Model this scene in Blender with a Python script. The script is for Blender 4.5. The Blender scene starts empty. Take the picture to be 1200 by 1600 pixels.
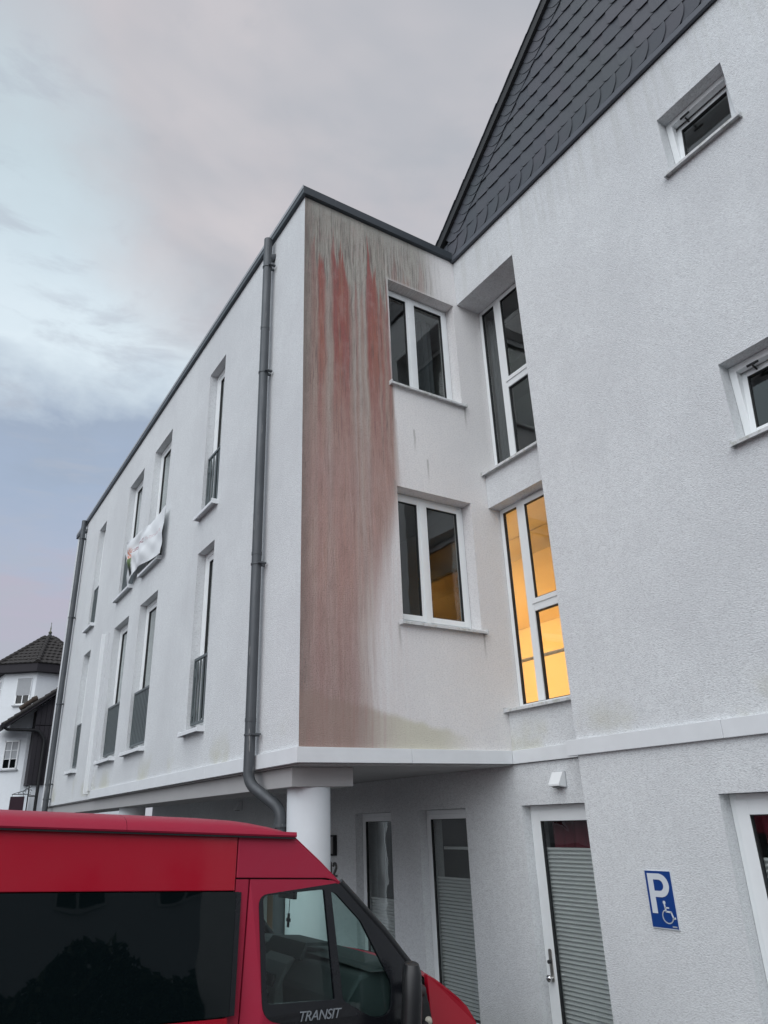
import bpy, bmesh, math, random
from mathutils import Vector, Matrix, noise
from mathutils.geometry import tessellate_polygon
R = math.radians
random.seed(7)
SC = bpy.context.scene
COL = SC.collection

# ------------------------------------------------------------------ camera
YAW, PITCH, ROLL = 0.58142, 0.40036, -0.03692
fwd = Vector((math.sin(YAW)*math.cos(PITCH), math.cos(YAW)*math.cos(PITCH), math.sin(PITCH)))
r0 = Vector((math.cos(YAW), -math.sin(YAW), 0)); u0 = r0.cross(fwd)
rt = math.cos(ROLL)*r0 + math.sin(ROLL)*u0
up = -math.sin(ROLL)*r0 + math.cos(ROLL)*u0
cd = bpy.data.cameras.new('camera'); cam = bpy.data.objects.new('camera', cd); COL.objects.link(cam)
M3 = Matrix((rt, up, -fwd)).transposed()
cam.matrix_world = Matrix.Translation((-2.9386, -5.9704, 2.4008)) @ M3.to_4x4()
cd.sensor_fit = 'VERTICAL'; cd.sensor_height = 24; cd.lens = 24*1125.2/1600
cd.clip_start = .05; cd.clip_end = 2000
SC.camera = cam

# ------------------------------------------------------------------ world
SC.view_settings.view_transform = 'Standard'; SC.view_settings.look = 'None'
SC.view_settings.gamma = 1; SC.view_settings.use_curve_mapping = False
SC.view_settings.exposure = 0.66
SUN_EL, SUN_AZ = R(38), R(236)      # azimuth from +Y towards +X

class NT:
    """tiny helper for writing node maths"""
    def __init__(s, nt): s.nt = nt
    def n(s, t, **k):
        a = s.nt.nodes.new(t)
        for q, v in k.items(): setattr(a, q, v)
        return a
    def put(s, sock, v):
        if isinstance(v, bpy.types.NodeSocket): s.nt.links.new(v, sock)
        elif v is not None:
            if sock.type == 'RGBA' and not hasattr(v, '__len__'): v = (v, v, v)
            if sock.type == 'RGBA' and len(v) == 3: v = (*v, 1)
            sock.default_value = v
    def m(s, op, a, b=None, c=None, clamp=False):
        x = s.n('ShaderNodeMath', operation=op); x.use_clamp = clamp
        s.put(x.inputs[0], a)
        if b is not None: s.put(x.inputs[1], b)
        if c is not None: s.put(x.inputs[2], c)
        return x.outputs[0]
    def ss(s, v, a, b, lo=0., hi=1.):       # smoothstep from a to b
        x = s.n('ShaderNodeMapRange', interpolation_type='SMOOTHSTEP')
        s.put(x.inputs[0], v); s.put(x.inputs[1], a); s.put(x.inputs[2], b); s.put(x.inputs[3], lo); s.put(x.inputs[4], hi)
        return x.outputs[0]
    def mix(s, f, a, b):
        x = s.n('ShaderNodeMix', data_type='RGBA'); s.put(x.inputs[0], f); s.put(x.inputs[6], a); s.put(x.inputs[7], b)
        return x.outputs[2]
    def comb(s, x, y, z):
        q = s.n('ShaderNodeCombineXYZ'); s.put(q.inputs[0], x); s.put(q.inputs[1], y); s.put(q.inputs[2], z); return q.outputs[0]
    def sep(s, v):
        q = s.n('ShaderNodeSeparateXYZ'); s.put(q.inputs[0], v); return q.outputs
    def noise(s, v, scale=5, detail=3, rough=.5, dist=0):
        q = s.n('ShaderNodeTexNoise'); s.put(q.inputs['Vector'], v); q.inputs['Scale'].default_value = scale
        q.inputs['Detail'].default_value = detail; q.inputs['Roughness'].default_value = rough; q.inputs['Distortion'].default_value = dist
        return q.outputs[0]
    def ramp(s, f, pts, interp='LINEAR'):
        q = s.n('ShaderNodeValToRGB'); cr = q.color_ramp; cr.interpolation = interp
        while len(cr.elements) < len(pts): cr.elements.new(.5)
        for e, (p, c) in zip(cr.elements, pts):
            e.position = p; e.color = (*c, 1) if hasattr(c, '__len__') else (c, c, c, 1)
        s.put(q.inputs[0], f); return q.outputs[0]
    def scale(s, v, k):
        q = s.n('ShaderNodeVectorMath', operation='MULTIPLY'); s.put(q.inputs[0], v); q.inputs[1].default_value = k; return q.outputs[0]

def lin(r, g, b):
    f = lambda c: (c/255/12.92) if c/255 <= .04045 else ((c/255+.055)/1.055)**2.4
    return (f(r), f(g), f(b))

wd = bpy.data.worlds.new('World'); SC.world = wd; wd.use_nodes = True
t = wd.node_tree; t.nodes.clear(); N = NT(t)
sky = N.n('ShaderNodeTexSky', sky_type='NISHITA'); sky.sun_disc = False
sky.sun_elevation = SUN_EL; sky.sun_rotation = SUN_AZ; sky.altitude = 400; sky.dust_density = 2
tc = N.n('ShaderNodeTexCoord').outputs['Generated']
x, y, z = N.sep(tc)
el = N.m('MULTIPLY', N.m('ARCSINE', z), 180/math.pi)
az = N.m('MULTIPLY', N.m('ARCTAN2', x, y), 180/math.pi)
# clouds flatten towards the horizon: project the direction on a high plane
zz = N.m('MAXIMUM', z, .12)
flat = N.comb(N.m('DIVIDE', x, zz), N.m('DIVIDE', y, zz), 0)
n1 = N.noise(flat, 1.0, 5, .52, .3); n2 = N.noise(flat, 2.6, 6, .55, .2); n3 = N.noise(tc, 3.2, 6, .55)
el2 = N.m('ADD', el, N.m('ADD', N.m('MULTIPLY', N.m('SUBTRACT', n3, .5), 13), N.m('MULTIPLY', N.m('SUBTRACT', n2, .5), 12)))
f = N.m('DIVIDE', el2, 90.)
P_ = lambda d, c: (d/90, lin(*c))
gap = N.ramp(f, [P_(2, (182, 184, 194)), P_(11, (178, 180, 192)), P_(16, (182, 179, 194)), P_(19.5, (172, 182, 202)), P_(25, (163, 178, 200)),
                 P_(28.0, (160, 174, 194)), P_(31.2, (200, 213, 224)), P_(34, (222, 235, 243)), P_(40, (208, 223, 232)), P_(46, (198, 213, 221)), P_(54, (192, 198, 205)), P_(70, (184, 186, 194))])
mauve = N.mix(N.ss(n1, .38, .62), lin(174, 179, 187), lin(208, 203, 206))
mauve = N.mix(N.m('MULTIPLY', N.ss(n2, .42, .66), .6), mauve, lin(200, 194, 198))
mauve = N.mix(N.m('MULTIPLY', N.ss(N.noise(flat, 6.5, 6, .6, .4), .5, .72), .30), mauve, lin(176, 180, 187))
q = N.m('ADD', az, N.m('MULTIPLY', N.m('SUBTRACT', el, 45), .8))
q = N.m('ADD', q, N.m('MULTIPLY', N.m('SUBTRACT', n1, .5), 16))
q = N.m('ADD', q, N.m('MULTIPLY', N.m('SUBTRACT', n3, .5), 22))
mk = N.m('MULTIPLY', N.ss(q, 1., 15.), N.ss(el2, 30.5, 35))
# a full turn away the deck closes over again
mk = N.m('MAXIMUM', mk, N.m('MULTIPLY', N.ss(N.m('ABSOLUTE', az), 70, 120), N.ss(el, 22, 45)))
wisp = N.m('MULTIPLY', N.ss(N.noise(N.scale(tc, (1, 1, 3.2)), 7, 6, .6, .3), .50, .68), .45)
gap = N.mix(wisp, gap, lin(176, 182, 194))
cloud = N.mix(mk, gap, mauve)
nishi = N.scale(sky.outputs[0], (.10, .10, .10))
mixed = N.mix(.06, cloud, nishi)
bg = N.n('ShaderNodeBackground'); N.put(bg.inputs[0], mixed); bg.inputs[1].default_value = .675
t.links.new(bg.outputs[0], N.n('ShaderNodeOutputWorld').inputs[0])

sd = bpy.data.lights.new('sun', 'SUN'); sd.energy = 1.5; sd.angle = R(75); sd.color = (.965, .985, 1.0)
so = bpy.data.objects.new('sun', sd); COL.objects.link(so)
sv = Vector((math.sin(SUN_AZ)*math.cos(SUN_EL), math.cos(SUN_AZ)*math.cos(SUN_EL), math.sin(SUN_EL)))
so.rotation_euler = sv.to_track_quat('Z', 'Y').to_euler()
so.location = (-20, -20, 30)

# ------------------------------------------------------------------ materials
MATS = {}
def new_mat(name):
    m = bpy.data.materials.new(name); m.use_nodes = True
    N = NT(m.node_tree); b = m.node_tree.nodes['Principled BSDF']; MATS[name] = m
    return m, N, b
def wpos(N): return N.n('ShaderNodeNewGeometry').outputs['Position']
def bump(N, b, h, dist=.003, strength=1.):
    q = N.n('ShaderNodeBump'); q.inputs['Distance'].default_value = dist; q.inputs['Strength'].default_value = strength
    N.put(q.inputs['Height'], h); N.put(b.inputs['Normal'], q.outputs[0]); return q
def plain(name, col, rough=.5, metal=0, spec=.5, vary=.12, scale=6, bumpd=0, bscale=60, coat=0):
    m, N, b = new_mat(name)
    p = wpos(N); n = N.noise(p, scale, 5, .6)
    c2 = tuple(max(0, c*(1-vary*2)) for c in col); c3 = tuple(c*(1+vary) for c in col)
    N.put(b.inputs['Base Color'], N.mix(n, c2, c3))
    N.put(b.inputs['Roughness'], N.m('ADD', N.m('MULTIPLY', N.m('SUBTRACT', n, .5), .25), rough, clamp=True))
    b.inputs['Metallic'].default_value = metal; b.inputs['Specular IOR Level'].default_value = spec
    if coat: b.inputs['Coat Weight'].default_value = coat; b.inputs['Coat Roughness'].default_value = .04
    if bumpd: bump(N, b, N.noise(p, bscale, 3, .6), bumpd)
    return m

def stucco_height(N, p):
    a = N.noise(N.scale(p, (1, 1, 1.75)), 58, 3, .62)
    c = N.noise(N.scale(p, (1, 1, 1.3)), 140, 2, .5)
    return N.m('ADD', a, N.m('MULTIPLY', c, .35))
def stucco_base(N, p, base=(.76, .79, .803), dark=(.635, .655, .672)):
    x, y, z = N.sep(p)
    h = N.m('ADD', x, y)
    big = N.noise(p, .55, 4, .6); mid = N.noise(p, 3.2, 4, .6)
    st = N.noise(N.comb(N.m('MULTIPLY', x, 9), N.m('MULTIPLY', y, 9), N.m('MULTIPLY', z, .55)), 1, 4, .6)
    k = N.m('ADD', N.m('MULTIPLY', N.ss(big, .36, .64), .55), N.m('ADD', N.m('MULTIPLY', N.ss(mid, .3, .7), .2), N.m('MULTIPLY', N.ss(st, .35, .75), .14)))
    c = N.mix(k, base, dark)
    c = N.mix(N.ss(N.noise(N.scale(p, (1, 1, 1.5)), 17, 3, .6), .40, .64, 0, .42), c, dark)
    gr = N.noise(N.scale(p, (1, 1, 1.8)), 48, 3, .7)
    return N.mix(N.ss(gr, .46, .66, 0, .5), c, tuple(v*.72 for v in dark)), x, y, z

m, N, b = new_mat('stucco_white'); p = wpos(N)
c, x, y, z = stucco_base(N, p)
# grime at the foot and thin algae film just above the trim band
foot = N.m('MULTIPLY', N.ss(z, .9, 0), .5)
c = N.mix(foot, c, (.33, .34, .29))
alg = N.m('MULTIPLY', N.m('MULTIPLY', N.ss(z, 3.42, 3.0), N.ss(z, 2.9, 2.96)), N.ss(N.noise(p, .9, 4, .6), .5, .68))
c = N.mix(N.m('MULTIPLY', alg, .45), c, (.46, .45, .30))
# rain streaks under the slate skirt of the gable
dr = N.noise(N.comb(x, N.m('MULTIPLY', y, 13), N.m('MULTIPLY', z, .5)), 1, 3, .6)
tp = N.m('MULTIPLY', N.m('MULTIPLY', N.ss(dr, .46, .62), N.ss(z, 8.2, 9.2)), N.ss(y, -.05, -.2))
c = N.mix(N.m('MULTIPLY', tp, .17), c, (.40, .41, .36))
N.put(b.inputs['Base Color'], c); b.inputs['Roughness'].default_value = .92; b.inputs['Specular IOR Level'].default_value = .2
bump(N, b, stucco_height(N, p), .008)

# the stained corner wall -------------------------------------------------
m, N, b = new_mat('stucco_stained'); p = wpos(N)
c, x, y, z = stucco_base(N, p, (.82, .81, .80), (.73, .725, .73))
X1 = N.m('DIVIDE', x, 2.4)
wander = N.m('MULTIPLY', N.m('SUBTRACT', N.noise(N.comb(N.m('MULTIPLY', x, 5.), 0, N.m('MULTIPLY', z, 1.3)), 1, 3, .6), .5), .075)
xw = N.m('ADD', x, wander); X1 = N.m('DIVIDE', xw, 2.4)
def streak(sx, sz, d=3, off=0.): return N.noise(N.comb(N.m('ADD', N.m('MULTIPLY', xw, sx), off), 0, N.m('MULTIPLY', z, sz)), 1, d, .6)
s_fine, s_mid, s_hair, s_broad = streak(27, .95, 4), streak(11, .5, 4, 3.), streak(58, 2.2, 3, 9.), streak(4.5, .4, 3, 17.)
grain = N.noise(p, 90, 2, .7)
# outline of the stained area (right edge moves in with height)
xr = N.m('ADD', N.ss(z, 3.9, 6.0, .66, 1.17), N.m('MULTIPLY', N.m('SUBTRACT', s_mid, .5), .12))
soft = N.ss(z, 4.2, 6.8, .26, .03)
body = N.m('SUBTRACT', 1., N.ss(x, N.m('SUBTRACT', xr, soft), N.m('ADD', xr, soft)))
halo = N.m('MULTIPLY', N.m('MULTIPLY', N.ss(x, 1.45, .75), N.ss(z, 6.9, 5.6)), N.m('MULTIPLY', N.ss(s_fine, .3, .62), N.ss(z, 2.9, 5.2, .25, .75)))
top = N.m('MULTIPLY', N.ss(z, 8.62, 8.72), N.ss(N.m('ADD', x, N.m('MULTIPLY', s_fine, .35)), 2.28, 1.75))
# greenish grey film
film = N.m('MAXIMUM', body, N.m('MULTIPLY', top, .9))
hair = N.m('MULTIPLY', N.m('MULTIPLY', N.ss(s_hair, .42, .66), N.ss(z, 9.46, 9.12)), N.ss(z, 7.2, 8.5, .35, 1.))
grey = N.mix(N.ss(s_fine, .3, .7), (.43, .42, .37), (.33, .32, .285))
grey = N.mix(N.m('MULTIPLY', hair, .72), grey, (.115, .105, .098))
grey = N.mix(N.m('MULTIPLY', N.ss(z, 9.05, 9.42), .55), grey, (.36, .365, .335))
c = N.mix(N.m('MULTIPLY', film, .96), c, grey)
# red growth, with a tall ragged tip for every column of drips
amount = N.ramp(X1, [(0, .12), (.035, .2), (.05, .4), (.07, .28), (.085, .8), (.11, .7), (.125, .25), (.15, .3), (.17, .9), (.19, .75), (.21, 1.), (.235, .95), (.25, .45), (.268, .12),
                     (.29, .55), (.303, .1), (.325, .5), (.34, .2), (.365, .9), (.39, .7), (.40, .95), (.42, .4), (.435, .75), (.455, .3), (.475, .65), (.49, .4), (.60, .5), (.66, .1), (.71, .45), (.75, 0)])
hgt = N.ramp(X1, [(0, .25), (.052, .84), (.068, .45), (.10, .68), (.118, .3), (.14, .45), (.165, .90), (.178, .6), (.212, .76), (.24, .45), (.27, .2), (.29, .50), (.303, .2), (.325, .46),
                  (.342, .2), (.367, .95), (.388, .6), (.41, .70), (.425, .25), (.437, .52), (.455, .2), (.475, .56), (.49, .3), (.50, .6), (.54, .93), (.56, .6), (.60, .80), (.66, .5), (.71, .98), (.75, .5)])
tip = N.m('ADD', N.m('ADD', 7.78, N.m('MULTIPLY', hgt, 1.36)), N.m('ADD', N.m('MULTIPLY', N.m('SUBTRACT', streak(48, 0, 3, 5.), .5), .9), N.m('MULTIPLY', N.m('SUBTRACT', streak(19, 0, 2, 2.), .5), .9)))
red = N.m('MULTIPLY', N.ss(z, N.m('ADD', tip, .10), N.m('SUBTRACT', tip, .10)), N.m('MINIMUM', 1., N.m('MULTIPLY', amount, 1.35)))
red = N.m('MULTIPLY', red, N.m('MULTIPLY', N.ss(s_mid, .22, .5, .72, 1.), N.ss(s_fine, .26, .50, .72, 1.)))
fade = N.ss(z, 5.6, 7.6, .42, .97)
redm = N.m('MULTIPLY', N.m('MULTIPLY', red, N.m('MAXIMUM', body, N.m('MULTIPLY', top, .5))), fade)
redc = N.mix(N.ss(s_mid, .3, .7), (.31, .090, .090), (.36, .15, .115))
c = N.mix(redm, c, redc)
# lower down it turns brown-pink over the whole width of the body
low = N.m('MULTIPLY', N.m('MULTIPLY', body, N.ss(z, 7.6, 5.2)), N.ss(s_broad, .25, .6, .62, .95))
brown = N.mix(N.ss(s_mid, .3, .7), (.51, .280, .235), (.46, .325, .28))
brown = N.mix(N.ss(z, 5.0, 3.4), brown, (.44, .315, .29))
c = N.mix(N.m('MULTIPLY', low, .84), c, brown)
rag = N.m('MULTIPLY', N.ss(streak(40, 1.5, 3, 31.), .55, .64), N.m('MULTIPLY', N.ss(z, 9.3, 8.9), N.ss(z, 5.2, 7.)))
c = N.mix(N.m('MULTIPLY', N.m('MULTIPLY', rag, film), .55), c, (.17, .11, .105))
blot = N.noise(N.scale(p, (9, 9, 3.2)), 1, 4, .65)
dl = N.m('MULTIPLY', N.ss(streak(46, 1.1, 4, 41.), .50, .62), N.m('MULTIPLY', low, N.ss(blot, .3, .6, .35, 1.)))
c = N.mix(N.m('MULTIPLY', dl, .42), c, (.215, .125, .12))
pl = N.m('MULTIPLY', N.ss(streak(31, .8, 4, 53.), .54, .66), low)
c = N.mix(N.m('MULTIPLY', pl, .40), c, (.58, .43, .39))
# pale runnels down the middle
run = N.ramp(X1, [(0, 0), (.10, 0), (.135, .5), (.155, 0), (.262, 0), (.275, .8), (.285, .1), (.303, .9), (.318, .35), (.34, .8), (.352, 0), (1, 0)])
run = N.m('MULTIPLY', N.m('MULTIPLY', run, N.ss(s_fine, .3, .55)), N.ss(z, 3.5, 4.6, .1, .85))
c = N.mix(run, c, (.50, .47, .43))
c = N.mix(N.m('MULTIPLY', halo, .62), c, (.50, .36, .34))
# dark edge at the corner, hair-thin black drips, speckle
c = N.mix(N.m('MULTIPLY', N.m('MULTIPLY', N.ss(x, .16, .0), body), N.ss(s_broad, .2, .6, .35, .75)), c, (.19, .165, .15))
c = N.mix(N.m('MULTIPLY', N.m('MULTIPLY', low, N.ss(s_fine, .42, .62)), .34), c, (.30, .17, .155))
blot = N.noise(N.scale(p, (9, 9, 3.2)), 1, 4, .65)
c = N.mix(N.m('MULTIPLY', N.m('MULTIPLY', film, N.ss(blot, .45, .7)), .30), c, (.47, .36, .33))
c = N.mix(N.m('MULTIPLY', N.m('MULTIPLY', film, N.ss(blot, .52, .32)), .25), c, (.24, .17, .155))
drip = N.m('MULTIPLY', N.ss(s_hair, .58, .68), film)
c = N.mix(N.m('MULTIPLY', drip, .32), c, (.10, .085, .08))
c = N.mix(N.m('MULTIPLY', N.m('MULTIPLY', N.ss(grain, .48, .68), film), .5), c, (.10, .085, .08))
for xc, zt in ((1.135, 4.21), (2.25, 4.21), (2.25, 7.07), (1.14, 5.83), (1.45, 6.55), (1.62, 6.2)):
    dd = N.ss(N.m('ABSOLUTE', N.m('SUBTRACT', N.m('ADD', xw, N.m('MULTIPLY', N.m('SUBTRACT', s_hair, .5), .03)), xc)), .022, .004)
    dd = N.m('MULTIPLY', dd, N.m('MULTIPLY', N.ss(z, zt+.03, zt), N.ss(z, zt-.34, zt-.05)))
    c = N.mix(N.m('MULTIPLY', dd, .5), c, (.28, .27, .25))
# wet yellow-green patch over the ledge
yb = N.m('ADD', N.m('SUBTRACT', 3.36, N.m('MULTIPLY', N.m('SUBTRACT', x, .8), .20)), N.m('MULTIPLY', N.m('SUBTRACT', N.noise(p, 5, 3), .5), .12))
yel = N.m('MULTIPLY', N.ss(z, N.m('ADD', yb, .03), N.m('SUBTRACT', yb, .06)), N.ss(x, 2.05, 1.5))
yc = N.mix(N.ss(x, .6, 1.2), (.33, .25, .215), (.53, .51, .36))
yc = N.mix(N.m('MULTIPLY', N.m('MULTIPLY', N.ss(s_fine, .5, .66), N.ss(x, 1.3, .9)), .6), yc, (.36, .21, .19))
c = N.mix(N.m('MULTIPLY', yel, .6), c, yc)
N.put(b.inputs['Base Color'], c); b.inputs['Roughness'].default_value = .9; b.inputs['Specular IOR Level'].default_value = .2
bump(N, b, stucco_height(N, p), .008)

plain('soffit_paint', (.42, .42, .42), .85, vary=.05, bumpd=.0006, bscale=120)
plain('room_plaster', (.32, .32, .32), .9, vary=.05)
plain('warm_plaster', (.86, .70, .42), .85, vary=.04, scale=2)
plain('trim_white', (.74, .77, .79), .45, vary=.06, scale=4, bumpd=.0004, bscale=30)
plain('pvc_white', (.80, .83, .84), .32, vary=.04, scale=5)
plain('gasket_black', (.02, .022, .024), .6)
plain('rail_grey', (.11, .135, .14), .45, metal=.2, vary=.1)
plain('coping_grey', (.055, .068, .08), .4, metal=.3, vary=.15, scale=3)
plain('trim_slate', (.085, .095, .115), .5, vary=.1)
plain('column_paint', (.74, .78, .81), .8, vary=.04, bumpd=.0015, bscale=150)
plain('timber_dark', (.022, .02, .026), .8, vary=.25, scale=4)
plain('roof_tile', (.04, .037, .036), .85, vary=.3, scale=9, bumpd=.002)
plain('tower_slate', (.045, .055, .058), .6, vary=.3, scale=9)
plain('copper_old', (.16, .17, .12), .5, metal=.5, vary=.3)
plain('shutter_grey', (.36, .38, .40), .6, vary=.05)
plain('sign_maroon', (.035, .014, .022), .5)
plain('iron_black', (.015, .016, .018), .5, metal=.3)
plain('steel_brushed', (.45, .43, .40), .3, metal=1, vary=.08)
plain('sign_blue', (.004, .045, .22), .35, vary=.04)
plain('sign_white', (.62, .67, .72), .4, vary=.03)
plain('digit_metal', (.13, .13, .125), .5, metal=.2)
plain('rubber', (.018, .018, .019), .75)
plain('van_plastic', (.011, .012, .014), .42, vary=.15, bumpd=.0003, bscale=300)
plain('van_frame_black', (.008, .009, .012), .25, vary=.1)
plain('dash_plastic', (.05, .058, .062), .7, vary=.15)
plain('dash_light', (.20, .21, .21), .5, vary=.1)
plain('seat_cloth', (.07, .075, .085), .95, vary=.2, scale=20)
plain('chrome', (.6, .6, .6), .12, metal=1, vary=.03)
plain('letter_silver', (.30, .33, .36), .35, metal=.3)
plain('lens_clear', (.55, .53, .45), .15, vary=.03)
plain('wood_door', (.16, .085, .04), .5, vary=.25, scale=3)
plain('curtain_dark', (.10, .11, .12), .95, vary=.1)
plain('curtain_pale', (.42, .40, .33), .95, vary=.05)
plain('curtain_red', (.14, .022, .035), .95, vary=.15)
plain('bark', (.06, .045, .035), .95, vary=.3)
plain('leaf_green', (.045, .07, .03), .7, vary=.4, scale=3)
plain('roof_red', (.12, .05, .035), .85, vary=.2)
plain('silver_paint', (.30, .31, .33), .25, metal=.4)
plain('kerb_stone', (.30, .30, .29), .9, vary=.15, bumpd=.001)

m, N, b = new_mat('zinc'); p = wpos(N); x, y, z = N.sep(p)
s1 = N.noise(N.comb(N.m('MULTIPLY', x, 30), N.m('MULTIPLY', y, 30), N.m('MULTIPLY', z, 1.6)), 1, 4, .65)
c = N.mix(N.noise(p, 4, 4), (.06, .068, .075), (.105, .115, .125))
c = N.mix(N.ss(s1, .64, .72), c, (.36, .36, .35)); N.put(b.inputs['Base Color'], c)
N.put(b.inputs['Roughness'], N.ss(s1, .3, .7, .42, .65)); b.inputs['Metallic'].default_value = .35

m, N, b = new_mat('slate'); p = wpos(N)
rnd = N.n('ShaderNodeObjectInfo').outputs['Random']
c = N.mix(rnd, (.048, .055, .070), (.074, .076, .092))
c = N.mix(N.ss(N.noise(p, 1.3, 3), .35, .7), c, (.056, .066, .076))
c = N.mix(N.ss(N.noise(p, 38, 4, .7), .52, .75, 0, .5), c, (.05, .055, .07))
N.put(b.inputs['Base Color'], c)
N.put(b.inputs['Roughness'], N.m('ADD', .42, N.m('MULTIPLY', rnd, .14)))
bump(N, b, N.noise(N.scale(p, (1, 1, .6)), 26, 5, .6), .0022)

m, N, b = new_mat('sill_weathered'); p = wpos(N)
k = N.ss(N.noise(p, 16, 4, .7), .45, .68)
N.put(b.inputs['Base Color'], N.mix(N.m('MULTIPLY', k, .55), (.60, .62, .63), (.27, .28, .22)))
b.inputs['Roughness'].default_value = .5; bump(N, b, N.noise(p, 40, 3), .0015)

m, N, b = new_mat('van_red')
tcn = N.n('ShaderNodeTexCoord').outputs['Object']
p = wpos(N)
dust = N.ss(N.noise(p, 3.5, 5, .65), .35, .8)
N.put(b.inputs['Base Color'], N.mix(N.m('MULTIPLY', dust, .07), (.38, .003, .019), (.32, .05, .065)))
N.put(b.inputs['Roughness'], N.m('ADD', .34, N.m('MULTIPLY', dust, .12)))
b.inputs['Coat Weight'].default_value = .55; b.inputs['Specular IOR Level'].default_value = .25; N.put(b.inputs['Coat Roughness'], N.m('ADD', .05, N.m('MULTIPLY', dust, .10)))
bump(N, b, N.noise(p, 1.6, 2), .01, .6)
m, N, b = new_mat('van_red_matt')     # sun-faded roof shell and plastic door skins
p = wpos(N); dust = N.noise(p, 6, 5, .65)
N.put(b.inputs['Base Color'], N.mix(dust, (.36, .010, .040), (.33, .024, .055)))
b.inputs['Roughness'].default_value = .5; b.inputs['Specular IOR Level'].default_value = .3; b.inputs['Coat Weight'].default_value = .08; b.inputs['Coat Roughness'].default_value = .3
bump(N, b, N.noise(p, 220, 2), .0003)

def glass(name, tint, ior=1.5, rough=.01, boost=1.0, wob=0.):
    m = bpy.data.materials.new(name); m.use_nodes = True; MATS[name] = m
    t = m.node_tree; t.nodes.clear(); N = NT(t)
    tr = N.n('ShaderNodeBsdfTransparent'); tr.inputs[0].default_value = (*tint, 1)
    gl = N.n('ShaderNodeBsdfGlossy'); gl.inputs['Roughness'].default_value = rough; gl.inputs[0].default_value = (.93, .97, .97, 1)
    fr = N.n('ShaderNodeFresnel'); fr.inputs[0].default_value = ior
    if wob:
        bp = N.n('ShaderNodeBump'); bp.inputs['Distance'].default_value = wob
        N.put(bp.inputs['Height'], N.noise(wpos(N), 1.7, 2)); t.links.new(bp.outputs[0], gl.inputs['Normal'])
    mx = N.n('ShaderNodeMixShader'); bf = N.n('ShaderNodeNewGeometry').outputs['Backfacing']     # the sheet reflects on its outer face only
    N.put(mx.inputs[0], N.m('MULTIPLY', N.m('MULTIPLY', fr.outputs[0], boost, clamp=True), N.m('SUBTRACT', 1., bf)))
    t.links.new(tr.outputs[0], mx.inputs[1]); t.links.new(gl.outputs[0], mx.inputs[2])
    t.links.new(mx.outputs[0], N.n('ShaderNodeOutputMaterial').inputs[0]); return m
glass('window_glass', (.90, .92, .912), 1.5, .004, 2.3, .004)
glass('van_glass', (.80, .89, .87), 1.5, .004, .9, .003)
glass('dimming_glass', (.17, .155, .135), 1.5, .02, 1., 0)  # dark tint for the added sheet that dims the stair hall light
m, N, b = new_mat('privacy_glass')
b.inputs['Base Color'].default_value = (.003, .006, .007, 1); b.inputs['Roughness'].default_value = .02; b.inputs['Specular IOR Level'].default_value = .36
bump(N, b, N.noise(wpos(N), 1.3, 2), .008)

m, N, b = new_mat('blind_fabric'); p = wpos(N)
N.put(b.inputs['Base Color'], N.mix(N.noise(p, 3, 3), (.64, .65, .655), (.56, .57, .58))); b.inputs['Roughness'].default_value = .9

m, N, b = new_mat('asphalt'); p = wpos(N)
c = N.mix(N.noise(p, 2, 5), (.045, .045, .047), (.07, .07, .07)); c = N.mix(N.ss(N.noise(p, 120, 2), .5, .7), c, (.11, .11, .11))
N.put(b.inputs['Base Color'], c); b.inputs['Roughness'].default_value = .85; bump(N, b, N.noise(p, 150, 3), .003)
m, N, b = new_mat('paving'); p = wpos(N)
bk = N.n('ShaderNodeTexBrick'); N.put(bk.inputs['Vector'], p); bk.inputs['Scale'].default_value = 3.2
bk.inputs['Color1'].default_value = (.21, .205, .2, 1); bk.inputs['Color2'].default_value = (.27, .265, .255, 1); bk.inputs['Mortar'].default_value = (.09, .09, .085, 1); bk.inputs['Mortar Size'].default_value = .012
N.put(b.inputs['Base Color'], bk.outputs[0]); b.inputs['Roughness'].default_value = .9

m, N, b = new_mat('banner_cloth'); q = N.n('ShaderNodeUVMap').outputs[0]; u_, v_, _ = N.sep(q)
wob = N.noise(q, 9, 3)
c = (.72, .75, .77)
# one line of dark red lettering, too creased to read, and a faint line under it
ln = N.m('ABSOLUTE', N.m('SUBTRACT', N.m('ADD', v_, N.m('MULTIPLY', N.m('SUBTRACT', wob, .5), .05)), .60))
let = N.ss(N.noise(N.comb(N.m('MULTIPLY', u_, 60), N.m('MULTIPLY', v_, 26), 0), 1, 2, .6), .47, .53)
m1 = N.m('MULTIPLY', N.m('MULTIPLY', N.ss(ln, .060, .045), let), N.m('MULTIPLY', N.ss(u_, .30, .33), N.ss(u_, .66, .63)))
c = N.mix(N.m('MULTIPLY', m1, .9), c, (.22, .035, .06))
m2 = N.m('MULTIPLY', N.m('MULTIPLY', N.ss(ln, .045, .03), let), N.m('MULTIPLY', N.ss(u_, .66, .68), N.ss(u_, .98, .95)))
c = N.mix(N.m('MULTIPLY', m2, .35), c, (.45, .2, .22))
# flower print with orange petals and a dark green stem
d1 = N.m('ABSOLUTE', N.m('SUBTRACT', u_, .235))
pet = N.m('MULTIPLY', N.ss(N.m('ADD', d1, N.m('MULTIPLY', wob, .10)), .135, .07), N.m('MULTIPLY', N.ss(v_, .40, .45), N.ss(v_, .78, .60)))
c = N.mix(N.m('MULTIPLY', pet, N.ss(N.noise(q, 34, 2), .40, .52)), c, (.60, .17, .07))
stm = N.m('MULTIPLY', N.ss(N.m('ADD', d1, N.m('MULTIPLY', wob, .05)), .09, .055), N.m('MULTIPLY', N.ss(v_, .06, .1), N.ss(v_, .46, .42)))
c = N.mix(stm, c, N.mix(N.ss(v_, .12, .4), (.02, .022, .03), (.10, .16, .05)))
N.put(b.inputs['Base Color'], c); b.inputs['Roughness'].default_value = .6

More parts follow.
